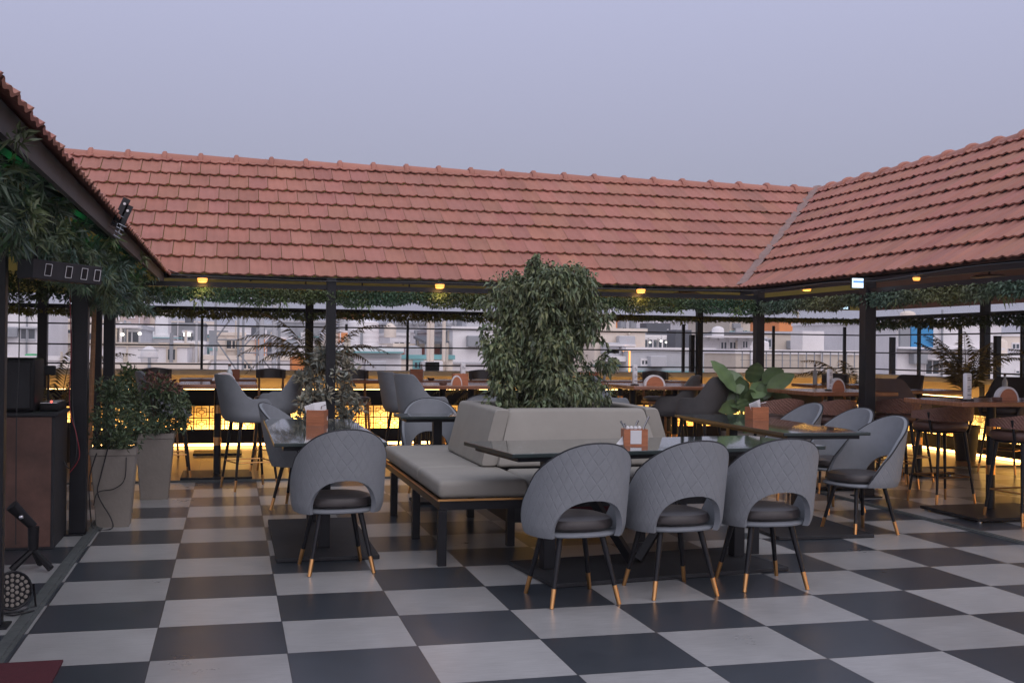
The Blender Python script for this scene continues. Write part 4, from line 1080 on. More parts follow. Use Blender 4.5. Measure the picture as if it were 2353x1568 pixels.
# cables
def curve(pts, r, m, label, group='loose cables in the left corner'):
    P = [Vector(p) for p in pts]; out = []
    for i in range(len(P)-1):
        p0, p1, p2, p3 = P[max(i-1, 0)], P[i], P[i+1], P[min(i+2, len(P)-1)]
        for k in range(8):
            s = k/8; out.append(.5*((2*p1)+(-p0+p2)*s+(2*p0-5*p1+4*p2-p3)*s*s+(-p0+3*p1-3*p2+p3)*s**3))
    out.append(P[-1])
    return tag(MB().tube(out, r, 6).build('cable', m, None, True), label, 'cable', group)
curve([W(253, 1010, 8.85), W(232, 1090, 8.85), W(225, 1135, 8.85), W(255, 1190, 8.85), (-.86, 8.80, .01), (-.98, 8.80, .01), W(208, 1180, 8.8), W(205, 1100, 8.8), W(222, 1040, 8.8)], .005, 'cable', 'black cable looped over the near planter down to the floor')
curve([W(290, 1050, 8.85), W(286, 1100, 8.85), W(262, 1122, 8.85), W(225, 1130, 8.85), W(215, 1160, 8.8)], .004, 'cable', 'black cable running across the near planter')
curve([W(165, 700, 8.6), W(166, 800, 8.6), W(166, 930, 8.6), W(176, 1030, 8.5), W(160, 1075, 8.5), W(140, 1040, 8.5), W(132, 960, 8.5)], .005, 'cable', 'black cable curling down beside the cabinet')
curve([W(160, 650, 8.55), W(163, 800, 8.55), W(160, 930, 8.55), W(176, 1000, 8.5), W(182, 1050, 8.5), W(160, 1085, 8.5)], .0035, 'cable_red', 'red cable hanging along the post by the cabinet')
curve([W(42, 600, 8.0), W(44, 800, 8.0), W(38, 960, 7.98), W(36, 1250, 7.98)], .004, 'cable', 'thin cable hanging in front of the speaker')
curve([W(5, 1408, 6.15), W(30, 1412, 6.1), W(60, 1405, 6.1), W(78, 1402, 6.15)], .005, 'cable', 'black cable of the round stage light lying on the floor')
g_ = 'cables strung along the eave beams'
curve([(-.6, 11.68, 2.11), (.9, 11.66, 2.085), (2.2, 11.66, 2.10), (3.6, 11.66, 2.08), (5.9, 11.66, 2.10)], .008, 'cable', 'sagging cable along the back eave beam', g_)
curve([(5.93, 11.6, 2.08), (5.93, 10.2, 2.11), (5.93, 9.2, 2.08), (5.93, 7.8, 2.12), (5.93, 6.2, 2.09)], .007, 'cable', 'sagging cable along the right eave beam', g_)
curve([(-.66, 12.3, 2.2), (-.4, 11.9, 2.1), (-.1, 11.7, 2.08), (.6, 11.68, 2.085)], .006, 'cable', 'cable dropping from the left end of the back eave', g_)
# leaning wooden pole
t = thing('wooden_pole', 'slim brown pole standing behind the left post', 'pole', (-1.27, 11.0, 0)); MB().cyl((-1.31, 11.2, 0), (-1.27, 11.2, 2.0), .028, .02, 10).build('shaft', 'wood_frame', t, True)

# ================================================================ LAMPS AND SCREEN
for px, py, Y, lab in ((465, 644, 11.66, 'glowing amber lamp under the left end of the back roof'), (1010, 658, 11.66, 'glowing amber lamp under the back roof left of the tree'), (1472, 669, 11.66, 'glowing amber lamp under the back roof right of the tree'), (1853, 664, 11.45, 'bright amber lamp under the roof corner on the right'), (2105, 641, 8.75, 'small warm lamp under the right roof')):
    p = W(px, py, Y); s = .5 if px == 2105 else .78
    t = thing('pendant_lamp', lab, 'lamp', tuple(p), group='amber lamps under the roofs')
    MB().lathe([(.046*s, -.026*s), (.058*s, -.020*s), (.066*s, .026*s), (.060*s, .03*s)], p, 24).build('shade', 'lamp_glow', t, True)
    MB().cyl(p+Vector((0, 0, .031*s)), p+Vector((0, 0, .045)), .03, .02, 12).build('cap', 'black_metal', t, True)
    MB().box(p.x-.01, p.x+.01, p.y+.005, p.y+.058, p.z+.046, p.z+.058).build('arm', 'black_metal', t)
    ld = bpy.data.lights.new('bulb_light', 'POINT'); ld.energy = 2.2*s; ld.color = (1, .55, .18); ld.shadow_soft_size = .06
    lo = bpy.data.objects.new('bulb_light', ld); COL.objects.link(lo); lo.location = (0, 0, -.07); lo.parent = t
for px, py, lab in ((702, 655, 'pale round ceiling fitting left of the double posts'), (832, 660, 'pale round ceiling fitting right of the double posts'), (940, 664, 'pale round ceiling fitting nearest the amber lamp'), (1578, 670, 'pale round ceiling fitting right of the third lamp'), (2272, 632, 'pale round ceiling fitting under the right roof')):
    Y = 12.9 if px < 2000 else 9; p = W(px, py+2, Y)
    t = thing('ceiling_fitting', lab, 'ceiling light', tuple(p), group='pale round fittings under the roofs')
    MB().lathe([(.165, -.016), (.17, -.008), (.10, .012), (.02, .016)], p, 28).build('disc', 'planter_grey', t, True); MB().cyl(p+Vector((0, 0, .017)), p+Vector((0, 0, .3)), .01, .01, 6).build('rod', 'black_metal', t)
p = W(1970, 650, 9.38); t = thing('wall_screen', 'small lit screen with a blue band above the thick black post', 'screen', tuple(p))
MB().box(p.x-.066, p.x+.066, p.y, p.y+.02, p.z-.051, p.z+.051).build('frame', 'black_metal', t)
MB().box(p.x-.06, p.x+.06, p.y-.003, p.y-.0005, p.z-.045, p.z+.045).build('display', 'screen_glow', t)
MB().box(p.x-.05, p.x+.058, p.y-.005, p.y-.0035, p.z+.002, p.z+.022).build('display_band', 'screen_blue', t); MB().box(p.x-.01, p.x+.12, p.y+.021, p.y+.06, p.z-.012, p.z+.012).build('arm', 'black_metal', t)
p = W(1900, 706, 15.2); t = thing('blue_light_strip', 'row of cyan lights under the roof left of the thick post', 'light', tuple(p))
mb = MB(); random.seed(3)
for k in range(16): a = p.x-.35+.045*k; h = random.uniform(.004, .022); mb.box(a, a+random.uniform(.015, .035), p.y, p.y+.01, p.z-h, p.z+h)
mb.build('lights', 'screen_glow', t); MB().box(p.x-.4, p.x+.4, p.y+.012, p.y+.03, p.z-.03, p.z+.03).build('bar', 'black_metal', t)
t = thing('green_light_strip', 'green light strip shining behind the left foliage', 'light', (-1.12, 7.5, 2.1)); MB().box(-1.06, -1.03, 4.2, 11.4, 2.105, 2.12).build('light_strip', 'led_green', t)
t = thing('ceiling_speaker', 'grey box on the ceiling beside the corner lamp', 'speaker', tuple(W(1900, 645, 12.6))); p = W(1880, 646, 12.9); MB().bevbox(p.x-.06, p.x+.10, p.y-.06, p.y+.06, p.z-.05, p.z+.06, .01).build('body', 'planter_grey', t, True); MB().cyl((p.x, p.y, p.z+.061), (p.x, p.y, p.z+.25), .012, .012, 8).build('rod', 'black_metal', t)
# ================================================================ THE CITY BEYOND THE RAILING
for nm, c, r in (('b_white', (.80, .77, .77), .8), ('b_cream', (.78, .68, .58), .8), ('b_grey', (.50, .50, .52), .85), ('b_pink', (.62, .50, .47), .85), ('b_beige', (.62, .54, .45), .85), ('b_orange', (.72, .26, .08), .7),
                 ('b_teal', (.18, .42, .43), .6), ('b_blue', (.04, .27, .55), .5), ('b_brick', (.38, .13, .09), .8), ('b_dark', (.10, .105, .12), .7), ('b_green', (.08, .38, .16), .7), ('b_slate', (.30, .31, .33), .8)):
    mat(nm, c, r, 0, .16, .35, stretch=(1, 1, .35))
mat('tree_far', (.05, .07, .05), .8, 0, .3, 1, attr='tint')
GZ = -15.9
def rect3(px0, px1, py0, py1, Y):
    x0, z1 = YP(px0, py0, Y); x1, z0 = YP(px1, py1, Y); return x0, x1, z0, z1
def building(label, px0, px1, ptop, Y, m, depth=8, wins=(), slab=None, group='buildings of the city beyond the railing', name='building', wm='window_dark', cat='building', grid=None, pbot=None):
    x0, x1, _, z1 = rect3(px0, px1, ptop, ptop+5, Y)
    zb = GZ
    t = thing(name, label, cat, ((x0+x1)/2, Y, zb), group=group)
    MB().box(x0, x1, Y, Y+depth, zb, z1).build('walls', m, t)
    # parapet on the flat roof
    pt = .35; MB().box(x0-.08, x1+.08, Y-.08, Y+.12, z1+.002, z1+pt*.5).box(x0-.08, x0+.12, Y+.121, Y+depth, z1+.002, z1+pt*.5).box(x1-.12, x1+.08, Y+.121, Y+depth, z1+.002, z1+pt*.5).build('roof_parapet', slab or m, t)
    wl = list(wins)
    st = random.getstate(); random.seed(int(px0*7+px1*3+Y))
    if Y < 130:
        for i in range(random.randint(1, 3)):
            a = random.uniform(x0+.2, x1-.2); r = random.uniform(.03, .07); MB().cyl((a, Y-.12, z1-random.uniform(4, 9)), (a, Y-.12, z1+random.uniform(-.3, .9)), r, r, 8).build('drain_pipe', random.choice(['b_white', 'b_slate', 'b_beige']), t, True)
        if x1-x0 > 1.6:
            zl = z1-random.uniform(.9, 1.6); MB().box(x0-.05, x1+.05, Y-.22, Y-.003, zl, zl+.09).build('ledge', random.choice(['b_grey', 'b_white', 'b_teal', 'b_slate']), t)
            for i in range(random.randint(1, 3)):
                a = random.uniform(x0+.1, x1-.9); zc = z1-random.uniform(.5, 3.2); MB().bevbox(a, a+.75, Y-.45, Y-.02, zc, zc+.5, .03, 1).build('air_conditioner', random.choice(['b_white', 'b_slate', 'b_grey']), t)
            for i in range(random.randint(0, 2)):
                a = random.uniform(x0+.3, x1-1); h = random.uniform(.5, 1.1); mm = random.choice(['b_white', 'b_slate', 'b_grey', 'b_dark', 'b_cream'])
                if random.random() < .5: MB().lathe([(.36, 0), (.36, h*.8), (.3, h*.9), (.1, h)], (a, Y+1.2, z1), 14).build('roof_tank', mm, t, True)
                else: MB().box(a, a+random.uniform(.5, 1.4), Y+1, Y+2, z1, z1+h).build('stair_head', mm, t)
    random.setstate(st)
    if grid:
        nx, ny, wfrac = grid
        for i in range(nx):
            for j in range(ny):
                if random.random() < .18: continue
                cx = x0+(x1-x0)*(i+.5)/nx; ww = (x1-x0)/nx*wfrac*.5; zc = z1-1.5-3.1*j; wl.append((cx-ww, cx+ww, zc-.65, zc+.55, 0))
    for q in wl:
        if len(q) == 5: a, b, c, d = q[:4]; mm = wm
        else: a, b, c, d = rect3(q[0], q[1], q[2], q[3], Y); mm = wm if len(q) == 4 else q[5] if len(q) > 5 else wm
        f = MB().box(a-.07, b+.07, Y-.06, Y-.002, d+.002, d+.10).box(a-.07, b+.07, Y-.08, Y-.002, c-.10, c-.002).box(a-.07, a, Y-.05, Y-.002, c, d).box(b, b+.07, Y-.05, Y-.002, c, d).box((a+b)/2-.03, (a+b)/2+.03, Y-.045, Y-.002, c, d).build('window', slab or m, t)
        MB().box(a+.002, b-.002, Y-.03, Y-.003, c+.002, d-.002).build('pane', mm, f)
    return t, x0, x1, z1
def panel(t, px0, px1, py0, py1, Y, m, name='wall_panel', d=.15):
    a, b, c, e = rect3(px0, px1, py0, py1, Y); MB().box(a, b, Y-d, Y-.003, c, e).build(name, m, t)
def tank(label, px0, px1, py0, py1, Y, m='b_white', dome=.1, cat='water tank'):
    a, b, c, e = rect3(px0, px1, py0, py1, Y); r = (b-a)/2; cx = (a+b)/2; h = e-c; yy = Y+r
    t = thing('water_tank', label, cat, (cx, yy, c), group='rooftop water tanks')
    prof = [(r, 0)]
    for k in range(5): prof += [(r, h*(.18*k+.04)), (r*1.02, h*(.18*k+.07)), (r, h*(.18*k+.10))]
    prof += [(r, h*.92), (r*.9, h*.95), (r*.5, h*(.97+dome*.3)), (r*.1, h*(.98+dome*.5))]
    MB().lathe(prof, (cx, yy, c), 28).build('body', m, t, True)
    MB().lathe([(r*.16, 0), (r*.16, h*.06), (r*.05, h*.07)], (cx, yy, c+h*(.98+dome*.5)), 12).build('lid', 'b_grey', t, True)
    return t
# --- left part
building('white block with a wide window at the far left', -60, 100, 706, 62, 'b_white', 9, [(49, 80, 755, 778)], 'b_grey')
building('cream block with small dark windows between the left posts', 96, 262, 737, 72, 'b_cream', 9, [(112, 128, 757, 764), (136, 168, 757, 765), (200, 225, 765, 780)])
building('low white block below the green water tank', -80, 262, 826, 45, 'b_white', 8)
a, b, c, e = rect3(61, 82, 812, 830, 46); t = thing('roof_tank', 'green boxy tank on a low white roof at the far left', 'water tank', ((a+b)/2, 46, c), group='rooftop water tanks'); MB().bevbox(a, b, 45.5, 46.6, c, e, .08).build('body', 'b_green', t, True)
t, x0, x1, z1 = building('pale building with a grey canopy over a glass front and two bright lamps', 248, 323, 755, 46, 'b_grey', 7, [(262, 284, 762, 792), (288, 318, 762, 792)])
panel(t, 244, 325, 743, 754, 46, 'b_white', 'canopy', 1.6)
for px, py in ((258, 767), (321, 766), (281, 768)):
    q = W(px, py, 45.7); MB().lathe([(.02, -.06), (.07, -.03), (.07, .03), (.02, .06)], q, 12).build('wall_lamp', 'lamp_white', t, True)
building('pinkish block behind the grey canopy', 262, 330, 714, 85, 'b_pink', 9, [(296, 308, 720, 728)], 'b_white')
t, x0, x1, z1 = building('tall grey-white block with a narrow tower beside the domed tank', 324, 388, 776, 58, 'b_white', 7, [(342, 350, 752, 772)])
panel(t, 357, 386, 724, 775, 58, 'b_white', 'stair_tower', -3)
q0, q1, q2, q3 = rect3(356, 386, 724, 776, 58.5); MB().box(q0, q1, 58.5, 61.5, q2, q3).build('stair_tower', 'b_grey', t)
panel(t, 322, 420, 774, 777, 57.8, 'b_teal', 'balcony_edge', .5)
building('white block below the dome, with faint lettering', 190, 430, 795, 44, 'b_white', 8, [(386, 402, 802, 826)], 'b_beige')
building('low cream roof with a teal edge strip', 150, 470, 845, 33, 'b_cream', 6)
a, b, c, e = rect3(279, 353, 832, 843, 33.5); tag(MB().box(a, b, 33.4, 33.7, c-.3, e).build('roof_edge_board', 'b_teal'), 'teal strip standing on the low cream roof', 'roof edging')
a, b, c, e = rect3(321, 361, 792, 832, 40); r = (b-a)/2
t = thing('domed_tank', 'striped white domed tank with a small railing', 'water tank', ((a+b)/2, 40+r, c), group='rooftop water tanks')
MB().lathe([(r*.9, 0), (r, r*.5), (r*1.02, r*.55), (r*.98, r*.9), (r*.9, r*1.3), (r*.7, r*1.62), (r*.4, r*1.85), (r*.1, r*1.93)], ((a+b)/2, 40+r, c), 28).build('dome', 'b_white', t, True)
for k in range(3): MB().box(a-.05, b+.05, 39.85, 39.9, c+.15+.25*k, c+.18+.25*k).build('rail', 'b_slate', t)
t, *_ = building('grey stepped block left of the steel mast', 386, 470, 745, 95, 'b_slate', 10, grid=(4, 2, .6))
building('white block right of the domed tank', 400, 468, 792, 50, 'b_white', 7, [(418, 432, 806, 822)])
a, b, c, e = rect3(417, 443, 758, 778, 52); t = thing('rooftop_unit', 'grey rooftop unit with a bright strip on stilts', 'air conditioner', ((a+b)/2, 52, c))
MB().bevbox(a, b, 52, 53, c+.25, e, .05).build('body', 'b_grey', t); MB().box(a+.1, b-.1, 51.9, 51.98, e-.28, e-.12).build('light_strip', 'lamp_white', t)
for k in (.15, .85): MB().box(a+(b-a)*k-.03, a+(b-a)*k+.03, 52.2, 52.3, c-1.2, c+.248).build('leg', 'b_dark', t)
def mast(label, px, pt, pb, Y, w, m='b_slate', diag=True):
    x, z1 = YP(px, pt, Y); _, z0 = YP(px, pb, Y); t = thing('steel_mast', label, 'mast', (x, Y, z0), group='steel masts and poles on the roofs')
    if not diag: MB().cyl((x, Y, z0), (x, Y, z1), w/2, w/2, 10).build('pole', m, t, True); return t
    for sx in (-1, 1):
        for s2 in (-1, 1): MB().box(x+sx*w/2-.035, x+sx*w/2+.035, Y+s2*w/2-.035, Y+s2*w/2+.035, z0, z1).build('corner_tube', m, t)
    mb = MB(); n = int((z1-z0)/w)
    for k in range(n):
        a = z0+(z1-z0)*k/n; b = z0+(z1-z0)*(k+1)/n; s = 1 if k % 2 else -1
        for yy in (-w/2, w/2): mb.cyl((x-s*w/2, Y+yy, a), (x+s*w/2, Y+yy, b), .022, .022, 4); mb.cyl((x-w/2, Y+yy, a), (x+w/2, Y+yy, a), .022, .022, 4)
        for xx in (-w/2, w/2): mb.cyl((x+xx, Y-w/2, a), (x+xx, Y+w/2, a), .022, .022, 4)
    mb.build('lattice', m, t); return t
mast('steel lattice mast, leftmost of the group left of the palm', 528, 690, 870, 38, .9)
mast('steel lattice mast in the middle of the group left of the palm', 575, 690, 870, 40, .8)
mast('thinner lattice mast nearest the palm', 617, 690, 870, 42, .8)
for px, pt, lab in ((452, 735, 'thin white pole left of the masts'), (602, 690, 'thick grey pole among the masts'), (631, 690, 'grey pole nearest the palm')): mast(lab, px, pt, 860, 36, .16 if px > 460 else .08, 'b_grey', False)
building('cream block behind the left mast', 500, 562, 770, 62, 'b_cream', 8, [(520, 545, 782, 800)])
t, *_ = building('cream building with orange panels behind the masts', 560, 668, 780, 58, 'b_cream', 8, slab='b_white')
panel(t, 587, 602, 779, 819, 58, 'b_orange'); panel(t, 606, 628, 779, 819, 58, 'b_orange'); panel(t, 632, 656, 779, 817, 58, 'b_orange')
building('low white block in front of the orange panels', 470, 780, 826, 46, 'b_white', 6, [(560, 575, 835, 846)], 'b_cream')
building('grey block with a shed window behind the palm', 650, 772, 740, 92, 'b_slate', 10, [(668, 690, 774, 786), (696, 704, 776, 786)], 'b_grey')
tank('whitish tank behind the palm leaves', 632, 664, 752, 782, 70, 'b_grey')
a, b, c, e = rect3(671, 700, 819, 853, 40); t = thing('orange_hut', 'small orange hut just left of the double posts', 'hut', ((a+b)/2, 40, c)); MB().box(a, b, 40, 41.5, c-1, e).build('walls', 'b_orange', t); MB().box(a-.1, b+.1, 39.9, 41.6, e+.001, e+.08).build('roof', 'b_cream', t)
t, *_ = building('tower block with orange corners left of the big white tank', 768, 842, 765, 70, 'b_cream', 8, slab='b_white')
panel(t, 778, 808, 764, 802, 70, 'b_orange')
building('orange-topped block rising behind the white tank', 806, 838, 716, 90, 'b_orange', 8)
building('pale block below the big white tank', 798, 905, 800, 52, 'b_white', 7, [(880, 895, 806, 818)])
tank('big white cylindrical tank right of the double posts', 803, 874, 734, 800, 52)
tank('small bulbous tank beside the big white one', 884, 912, 748, 775, 60, 'b_cream', .6)
t, *_ = building('white building with a teal roof line right of the grey shrub', 770, 922, 808, 40, 'b_white', 7)
panel(t, 770, 924, 806, 811, 39.9, 'b_teal', 'roof_line', .3); panel(t, 770, 923, 818, 820, 39.95, 'b_grey', 'ledge', .12)
t, *_ = building('long grey roof with concrete column stubs', 890, 1048, 746, 78, 'b_grey', 10)
for px, w_ in ((918, 6), (933, 3), (950, 7), (962, 3), (975, 5), (990, 3), (1008, 6), (1024, 4), (1042, 5)): panel(t, px-w_/2, px+w_/2, 716+random.randint(0, 12), 745, 78, 'b_slate', 'column_stub', .4)
building('white block with a long window band below the grey roof', 896, 1048, 771, 62, 'b_white', 8, [(934, 985, 786, 793), (906, 928, 786, 793)])
building('terracotta brick block right of the grey shrub', 906, 1012, 797, 50, 'b_brick', 6, slab='b_cream')
building('low pale block with a curved roof hut behind the railing tables', 900, 1040, 824, 44, 'b_cream', 6, [(952, 968, 832, 845)], 'b_teal')
for px, w_ in ((984, .12), (992, .2), (1020, .14)): mast({984: 'thin cream pipe left of a pair', 992: 'thick cream pipe of the pair before the terracotta block', 1020: 'cream pipe standing alone left of the big white wall'}[px], px, 737, 830, 41, w_, 'b_cream', False)
a, b, c, e = rect3(975, 1032, 776, 790, 47); t = thing('metal_awning', 'dark sloping awning on thin posts left of the big white wall', 'awning', ((a+b)/2, 47, c))
mb = MB().prism([(47, c), (50, e), (50, e+.12), (47, c+.12)], 'x', a, b); mb.build('sheet', 'b_dark', t)
for k in (a+.1, b-.1): MB().box(k-.05, k+.05, 47.1, 47.2, c-2.5, c-.001).build('post', 'b_slate', t)
building('big plain white building left of the tree', 1040, 1262, 758, 48, 'b_white', 12, [(1076, 1094, 748+2, 756)][:0], 'b_white')
building('narrow lilac-grey side wall beside the big white building', 1020, 1041, 762, 49, 'b_slate', 8)
t, *_ = building('grey metal rooftop house on the white building', 1092, 1150, 732, 56, 'b_slate', 5, [(1077+16, 1098+12, 750, 756)])
tank('grey horizontal-looking tank above the white building', 1108, 1140, 732, 757, 51, 'b_grey')
building('white wall seen through the tree', 1262, 1372, 748, 58, 'b_white', 9, grid=(3, 2, .4))
# --- right of the tree
t, *_ = building('cream block with a glowing balcony right of the tree', 1366, 1482, 762, 46, 'b_cream', 8)
panel(t, 1384, 1450, 790, 795, 46, 'b_white', 'cornice', .6)
a, b, c, e = rect3(1396, 1440, 806, 815, 45.9); mb = MB()
for k in range(11): u = a+(b-a)*k/10; mb.box(u-.05, u+.05, 45.8, 45.86, c-.05+.015*k, e+.012*k)
mb.build('balcony_lights', 'led_amber', t)
panel(t, 1384, 1500, 817, 830, 46, 'b_white', 'balcony_wall', .9)
building('orange rooftop box beside the tree', 1387, 1418, 738, 56, 'b_orange', 4)
building('tall grey slab block right of the orange box', 1426, 1462, 728, 95, 'b_slate', 9, grid=(2, 4, .5))
t, *_ = building('glass-fronted rooftop cafe with small white lights', 1458, 1578, 776, 54, 'b_grey', 8, [(1468, 1486, 780, 803), (1490, 1508, 780, 803), (1512, 1530, 780, 803), (1534, 1552, 780, 803)], 'b_white')
for px, py in ((1493, 786), (1518, 783), (1530, 786), (1546, 788)): q = W(px, py, 53.6); MB().lathe([(.015, -.05), (.055, -.03), (.055, .03), (.015, .05)], q, 10).build('lamp', 'lamp_white', t, True)
building('grey wall with pale stripes below the glass cafe', 1440, 1640, 806, 45, 'b_grey', 6, [(1474, 1486, 828, 836)], 'b_white')
a, b, c, e = rect3(1444, 1449, 806, 854, 36); t = thing('tube_light', 'slim vertical glowing tube light on a pole behind the menu', 'light', ((a+b)/2, 36, c)); MB().box((a+b)/2-.025, (a+b)/2+.025, 36, 36.05, c, e).build('tube', 'lamp_glow', t); MB().box((a+b)/2-.03, (a+b)/2+.03, 36.052, 36.1, GZ+13, e).build('pole', 'b_slate', t)
building('white high-rise far away right of the tree', 1500, 1625, 727, 180, 'b_white', 20, grid=(9, 5, .5))
t, *_ = building('pale block with two orange panels left of the corner post', 1600, 1672, 738, 110, 'b_white', 10, [(1573+30, 1608, 745, 750)])
panel(t, 1609, 1636, 741, 768, 110, 'b_orange'); panel(t, 1641, 1666, 741, 768, 110, 'b_orange')
building('beige block behind the corner post', 1676, 1790, 736, 98, 'b_beige', 10, grid=(5, 2, .45))
t, *_ = building('white terrace house with pergola posts', 1590, 1745, 782, 58, 'b_white', 7, [(1656, 1668, 786, 800), (1676, 1690, 786, 800), (1706, 1716, 784, 798)])
panel(t, 1600, 1740, 771, 776, 58, 'b_white', 'pergola_beam', 1.2)
for px in (1606, 1628, 1650, 1672, 1694, 1716, 1736): panel(t, px-1, px+1, 776, 783, 57.9, 'b_white', 'pergola_post', .2)
t, *_ = building('big beige wall right of the corner post', 1752, 1868, 767, 60, 'b_beige', 9, [(1756, 1770, 780, 796)], 'b_grey')
building('orange rooftop box above the big beige wall', 1790, 1844, 737, 63, 'b_orange', 4)
t, *_ = building('long white balustrade in front of the beige wall', 1690, 1975, 812, 40, 'b_beige', 3, slab='b_white')
panel(t, 1690, 1975, 804, 807, 40.2, 'b_white', 'handrail', .3)
for k in range(15): px = 1704+18.4*k; panel(t, px-.4, px+.4, 807, 845, 39.7, 'b_slate', 'baluster', .06)
panel(t, 1700, 1840, 826, 828, 39.7, 'b_dark', 'mid_rail', .05)
building('dark grey low block left of the thick post', 1862, 2062, 818, 62, 'b_slate', 9, [(1900, 1920, 830, 845), (1945, 1990, 828, 846)], 'b_white')
t, *_ = building('white building with a bright blue wall panel on the right', 2060, 2300, 741, 46, 'b_white', 10, [(2126, 2155, 828, 858)])
panel(t, 2089, 2139, 744, 803, 46, 'b_blue'); panel(t, 2064, 2086, 752, 802, 46, 'b_slate'); panel(t, 2050, 2300, 803, 806, 46, 'b_grey', 'cornice', .5); panel(t, 2117, 2160, 823, 826, 46, 'b_white', 'sunshade', .8)
building('cream block at the right edge behind the palm', 2302, 2480, 772, 62, 'b_cream', 9, [(2325, 2340, 790, 806)], 'b_white')
building('low white block with a dark window at the right edge', 2290, 2480, 822, 48, 'b_white', 6, [(2333, 2350, 852, 856)])
building('grey-brown block just right of the thick post', 1998, 2066, 800, 75, 'b_beige', 8, [(2012, 2030, 808, 816)])
# nearer rooftops that fill the gaps
random.seed(33)
for k in range(64):
    Y = random.uniform(66, 140); px = -60+2480*(k+random.random())/64
    py = random.uniform(752, 832) if Y > 90 else random.uniform(775, 835)
    if 1868 < px < 2062: py = max(py, 806)
    w_ = random.uniform(18, 60)
    t, x0, x1, z1 = building('pale rooftop house crowded among others in the middle distance', px-w_/2, px+w_/2, py, Y, random.choice(['b_white', 'b_white', 'b_white', 'b_cream', 'b_grey', 'b_beige', 'b_slate', 'b_pink', 'b_orange', 'b_brick'] if k % 4 else ['b_white', 'b_cream']), 7, grid=(random.randint(2, 4), 2, random.uniform(.35, .7)), slab=random.choice(['b_white', 'b_slate', 'b_teal', 'b_grey']), group='crowded mid-distance houses', wm=random.choice(['window_dark', 'b_dark']))
    r = random.random()
    if r < .35: a = random.uniform(x0+.5, max(x0+.6, x1-.9)); MB().lathe([(.55, 0), (.55, 1.0), (.5, 1.1), (.15, 1.25)], (a, Y+1.5, z1), 14).build('roof_tank', random.choice(['b_dark', 'b_white', 'b_white']), t, True)
    elif r < .65: a = random.uniform(x0, x1-1.2); MB().box(a, a+random.uniform(1, 2.2), Y+1.2, Y+3, z1, z1+random.uniform(.8, 1.9)).build('stair_head', random.choice(['b_white', 'b_grey', 'b_slate', 'b_cream']), t)
    elif r < .85:
        mb = MB(); a = random.uniform(x0, x1)
        mb.cyl((a, Y+1, z1), (a, Y+1, z1+random.uniform(1.5, 3)), .04, .03, 6); mb.build('antenna', 'b_dark', t)
# far city, all alike
random.seed(21)
for k in range(60):
    Y = random.uniform(150, 520); px = -80+2560*(k+random.random())/60; z1 = random.uniform(-5.5, 6.5) if random.random() < .8 else random.uniform(6, 10)
    if 1860 < px < 2060: z1 = min(z1, 0)
    pt = 806-(z1-HC)/Y*FPX*.98+.011*(px-500)*-.0
    w_ = random.uniform(8, 20)*FPX/Y
    building('pale flat-roofed building far off in the city', px-w_/2, px+w_/2, pt, Y, random.choice(['b_white', 'b_white', 'b_cream', 'b_grey', 'b_pink', 'b_beige', 'b_slate']), 12, grid=(random.randint(2, 4), 1, .5), group='far pale buildings of the city')
# far trees
def far_tree(px, Y, h, label, gname='hazy trees beyond the rooftops'):
    x, _ = YP(px, 800, Y); t = thing('tree', label, 'tree', (x, Y, GZ), group=gname)
    MB().cyl((x, Y, GZ), (x, Y, HC+h-2), .35, .2, 8).build('trunk', 'bark', t)
    mb = MB(); cs = [(Vector((x+random.gauss(0, 2.6), Y+random.gauss(0, 2), HC+h-2.5+random.gauss(0, 1.3))), random.uniform(1.2, 2.4)) for _ in range(16)]
    for i in range(900):
        c, r = random.choice(cs); d = rdir(); g = random.uniform(.6, 1.4); mb.leaf(c+d*r*random.random()**.4, rdir(), rdir(), .7, .45, .2, g)
    mb.build('crown', 'tree_far', t)
for k in range(11): far_tree(1872+18*k+random.uniform(-5, 5), random.uniform(150, 210), random.uniform(1.0, 2.6), 'hazy dark green tree beyond the rooftops on the right')
far_tree(2108-18, 120, 1.2, 'hazy dark green tree beyond the rooftops on the right')
# ================================================================ LIGHT
w = bpy.data.worlds.new('World'); S.world = w; w.use_nodes = True
nt = w.node_tree; N = nt.nodes; L = nt.links; bg = N['Background']
sky = N.new('ShaderNodeTexSky'); sky.sky_type = 'NISHITA'; sky.sun_disc = False; sky.sun_elevation = math.radians(3); sky.sun_rotation = math.radians(200); sky.altitude = 900; sky.air_density = 1.5; sky.dust_density = 2
tc = N.new('ShaderNodeTexCoord'); sx = N.new('ShaderNodeSeparateXYZ'); L.new(tc.outputs['Generated'], sx.inputs[0])
rp = N.new('ShaderNodeValToRGB'); e = rp.color_ramp.elements
e[0].position = 0; e[0].color = (.30, .31, .42, 1); e[1].position = 1; e[1].color = (.68, .71, .86, 1)
a = e.new(.10); a.color = (.35, .37, .485, 1); a = e.new(.20); a.color = (.425, .44, .605, 1); a = e.new(.32); a.color = (.505, .525, .74, 1)
L.new(sx.outputs[2], rp.inputs[0])
sc_ = N.new('ShaderNodeMix'); sc_.data_type = 'RGBA'; sc_.blend_type = 'MULTIPLY'; sc_.inputs[0].default_value = 1; sc_.inputs[7].default_value = (10, 10, 10, 1)
L.new(rp.outputs[0], sc_.inputs[6])
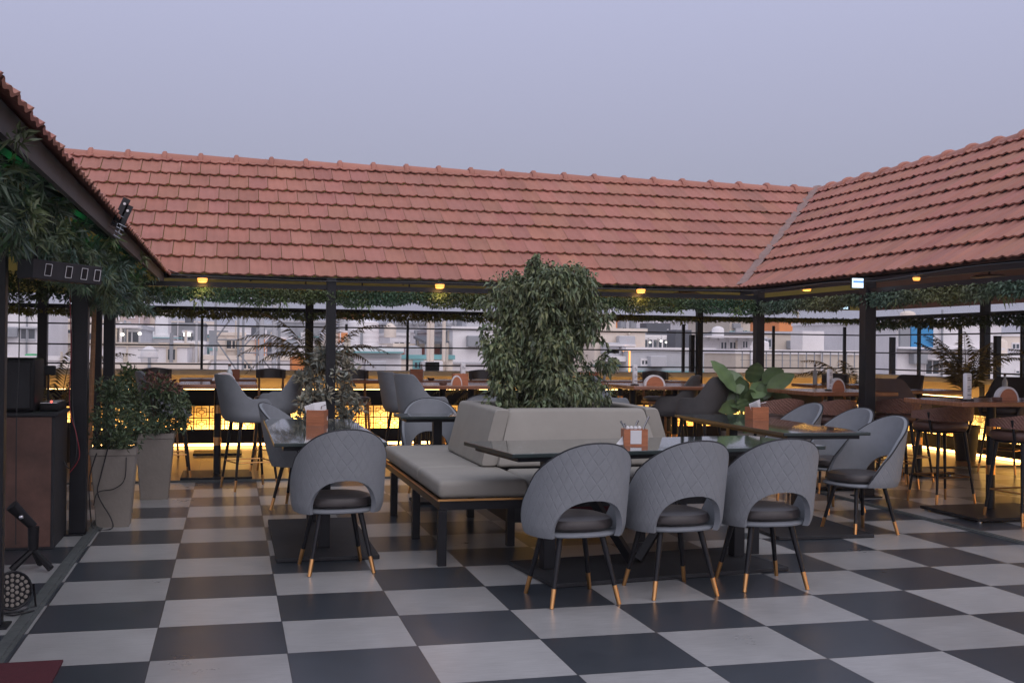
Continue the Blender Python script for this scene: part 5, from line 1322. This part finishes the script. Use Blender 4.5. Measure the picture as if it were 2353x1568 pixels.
# the western half of the dusk sky, behind the camera, is brighter and warmer
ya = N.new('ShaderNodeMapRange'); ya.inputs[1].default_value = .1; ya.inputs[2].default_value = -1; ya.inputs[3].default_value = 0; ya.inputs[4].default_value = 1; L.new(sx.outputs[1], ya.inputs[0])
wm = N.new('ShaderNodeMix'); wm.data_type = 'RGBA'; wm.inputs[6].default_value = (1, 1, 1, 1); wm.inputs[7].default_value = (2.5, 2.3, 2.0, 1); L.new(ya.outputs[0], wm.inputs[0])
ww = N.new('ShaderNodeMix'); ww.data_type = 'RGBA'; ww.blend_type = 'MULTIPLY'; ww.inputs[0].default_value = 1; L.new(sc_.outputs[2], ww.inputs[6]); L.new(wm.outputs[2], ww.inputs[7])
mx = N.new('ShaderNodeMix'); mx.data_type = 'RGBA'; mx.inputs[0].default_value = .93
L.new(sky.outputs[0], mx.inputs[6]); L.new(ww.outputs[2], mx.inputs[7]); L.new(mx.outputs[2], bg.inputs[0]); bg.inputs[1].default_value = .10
sd = bpy.data.lights.new('sun', 'SUN'); sd.energy = .5; sd.angle = math.radians(50); sd.color = (1, .9, .85)
so = bpy.data.objects.new('sun', sd); COL.objects.link(so); so.rotation_euler = (math.radians(50), 0, math.radians(20))
hz = bpy.data.materials.new('haze'); hz.use_nodes = True; MATS['haze'] = hz; n_ = hz.node_tree.nodes; n_.remove(n_['Principled BSDF'])
pv = n_.new('ShaderNodeVolumePrincipled'); pv.inputs['Density'].default_value = .0007; pv.inputs['Color'].default_value = (.93, .92, .94, 1); pv.inputs['Anisotropy'].default_value = .1
hz.node_tree.links.new(pv.outputs[0], n_['Material Output'].inputs['Volume'])
tag(MB().box(-880, 880, -280, 1480, -17, 14).build('haze', 'haze'), kind='stuff')
S.cycles.volume_bounces = 1
S.view_settings.view_transform = 'Standard'; S.view_settings.look = 'None'; S.view_settings.exposure = 0; S.view_settings.gamma = 1
S.cycles.max_bounces = 6; S.cycles.sample_clamp_indirect = 4; S.cycles.caustics_reflective = False; S.cycles.caustics_refractive = False
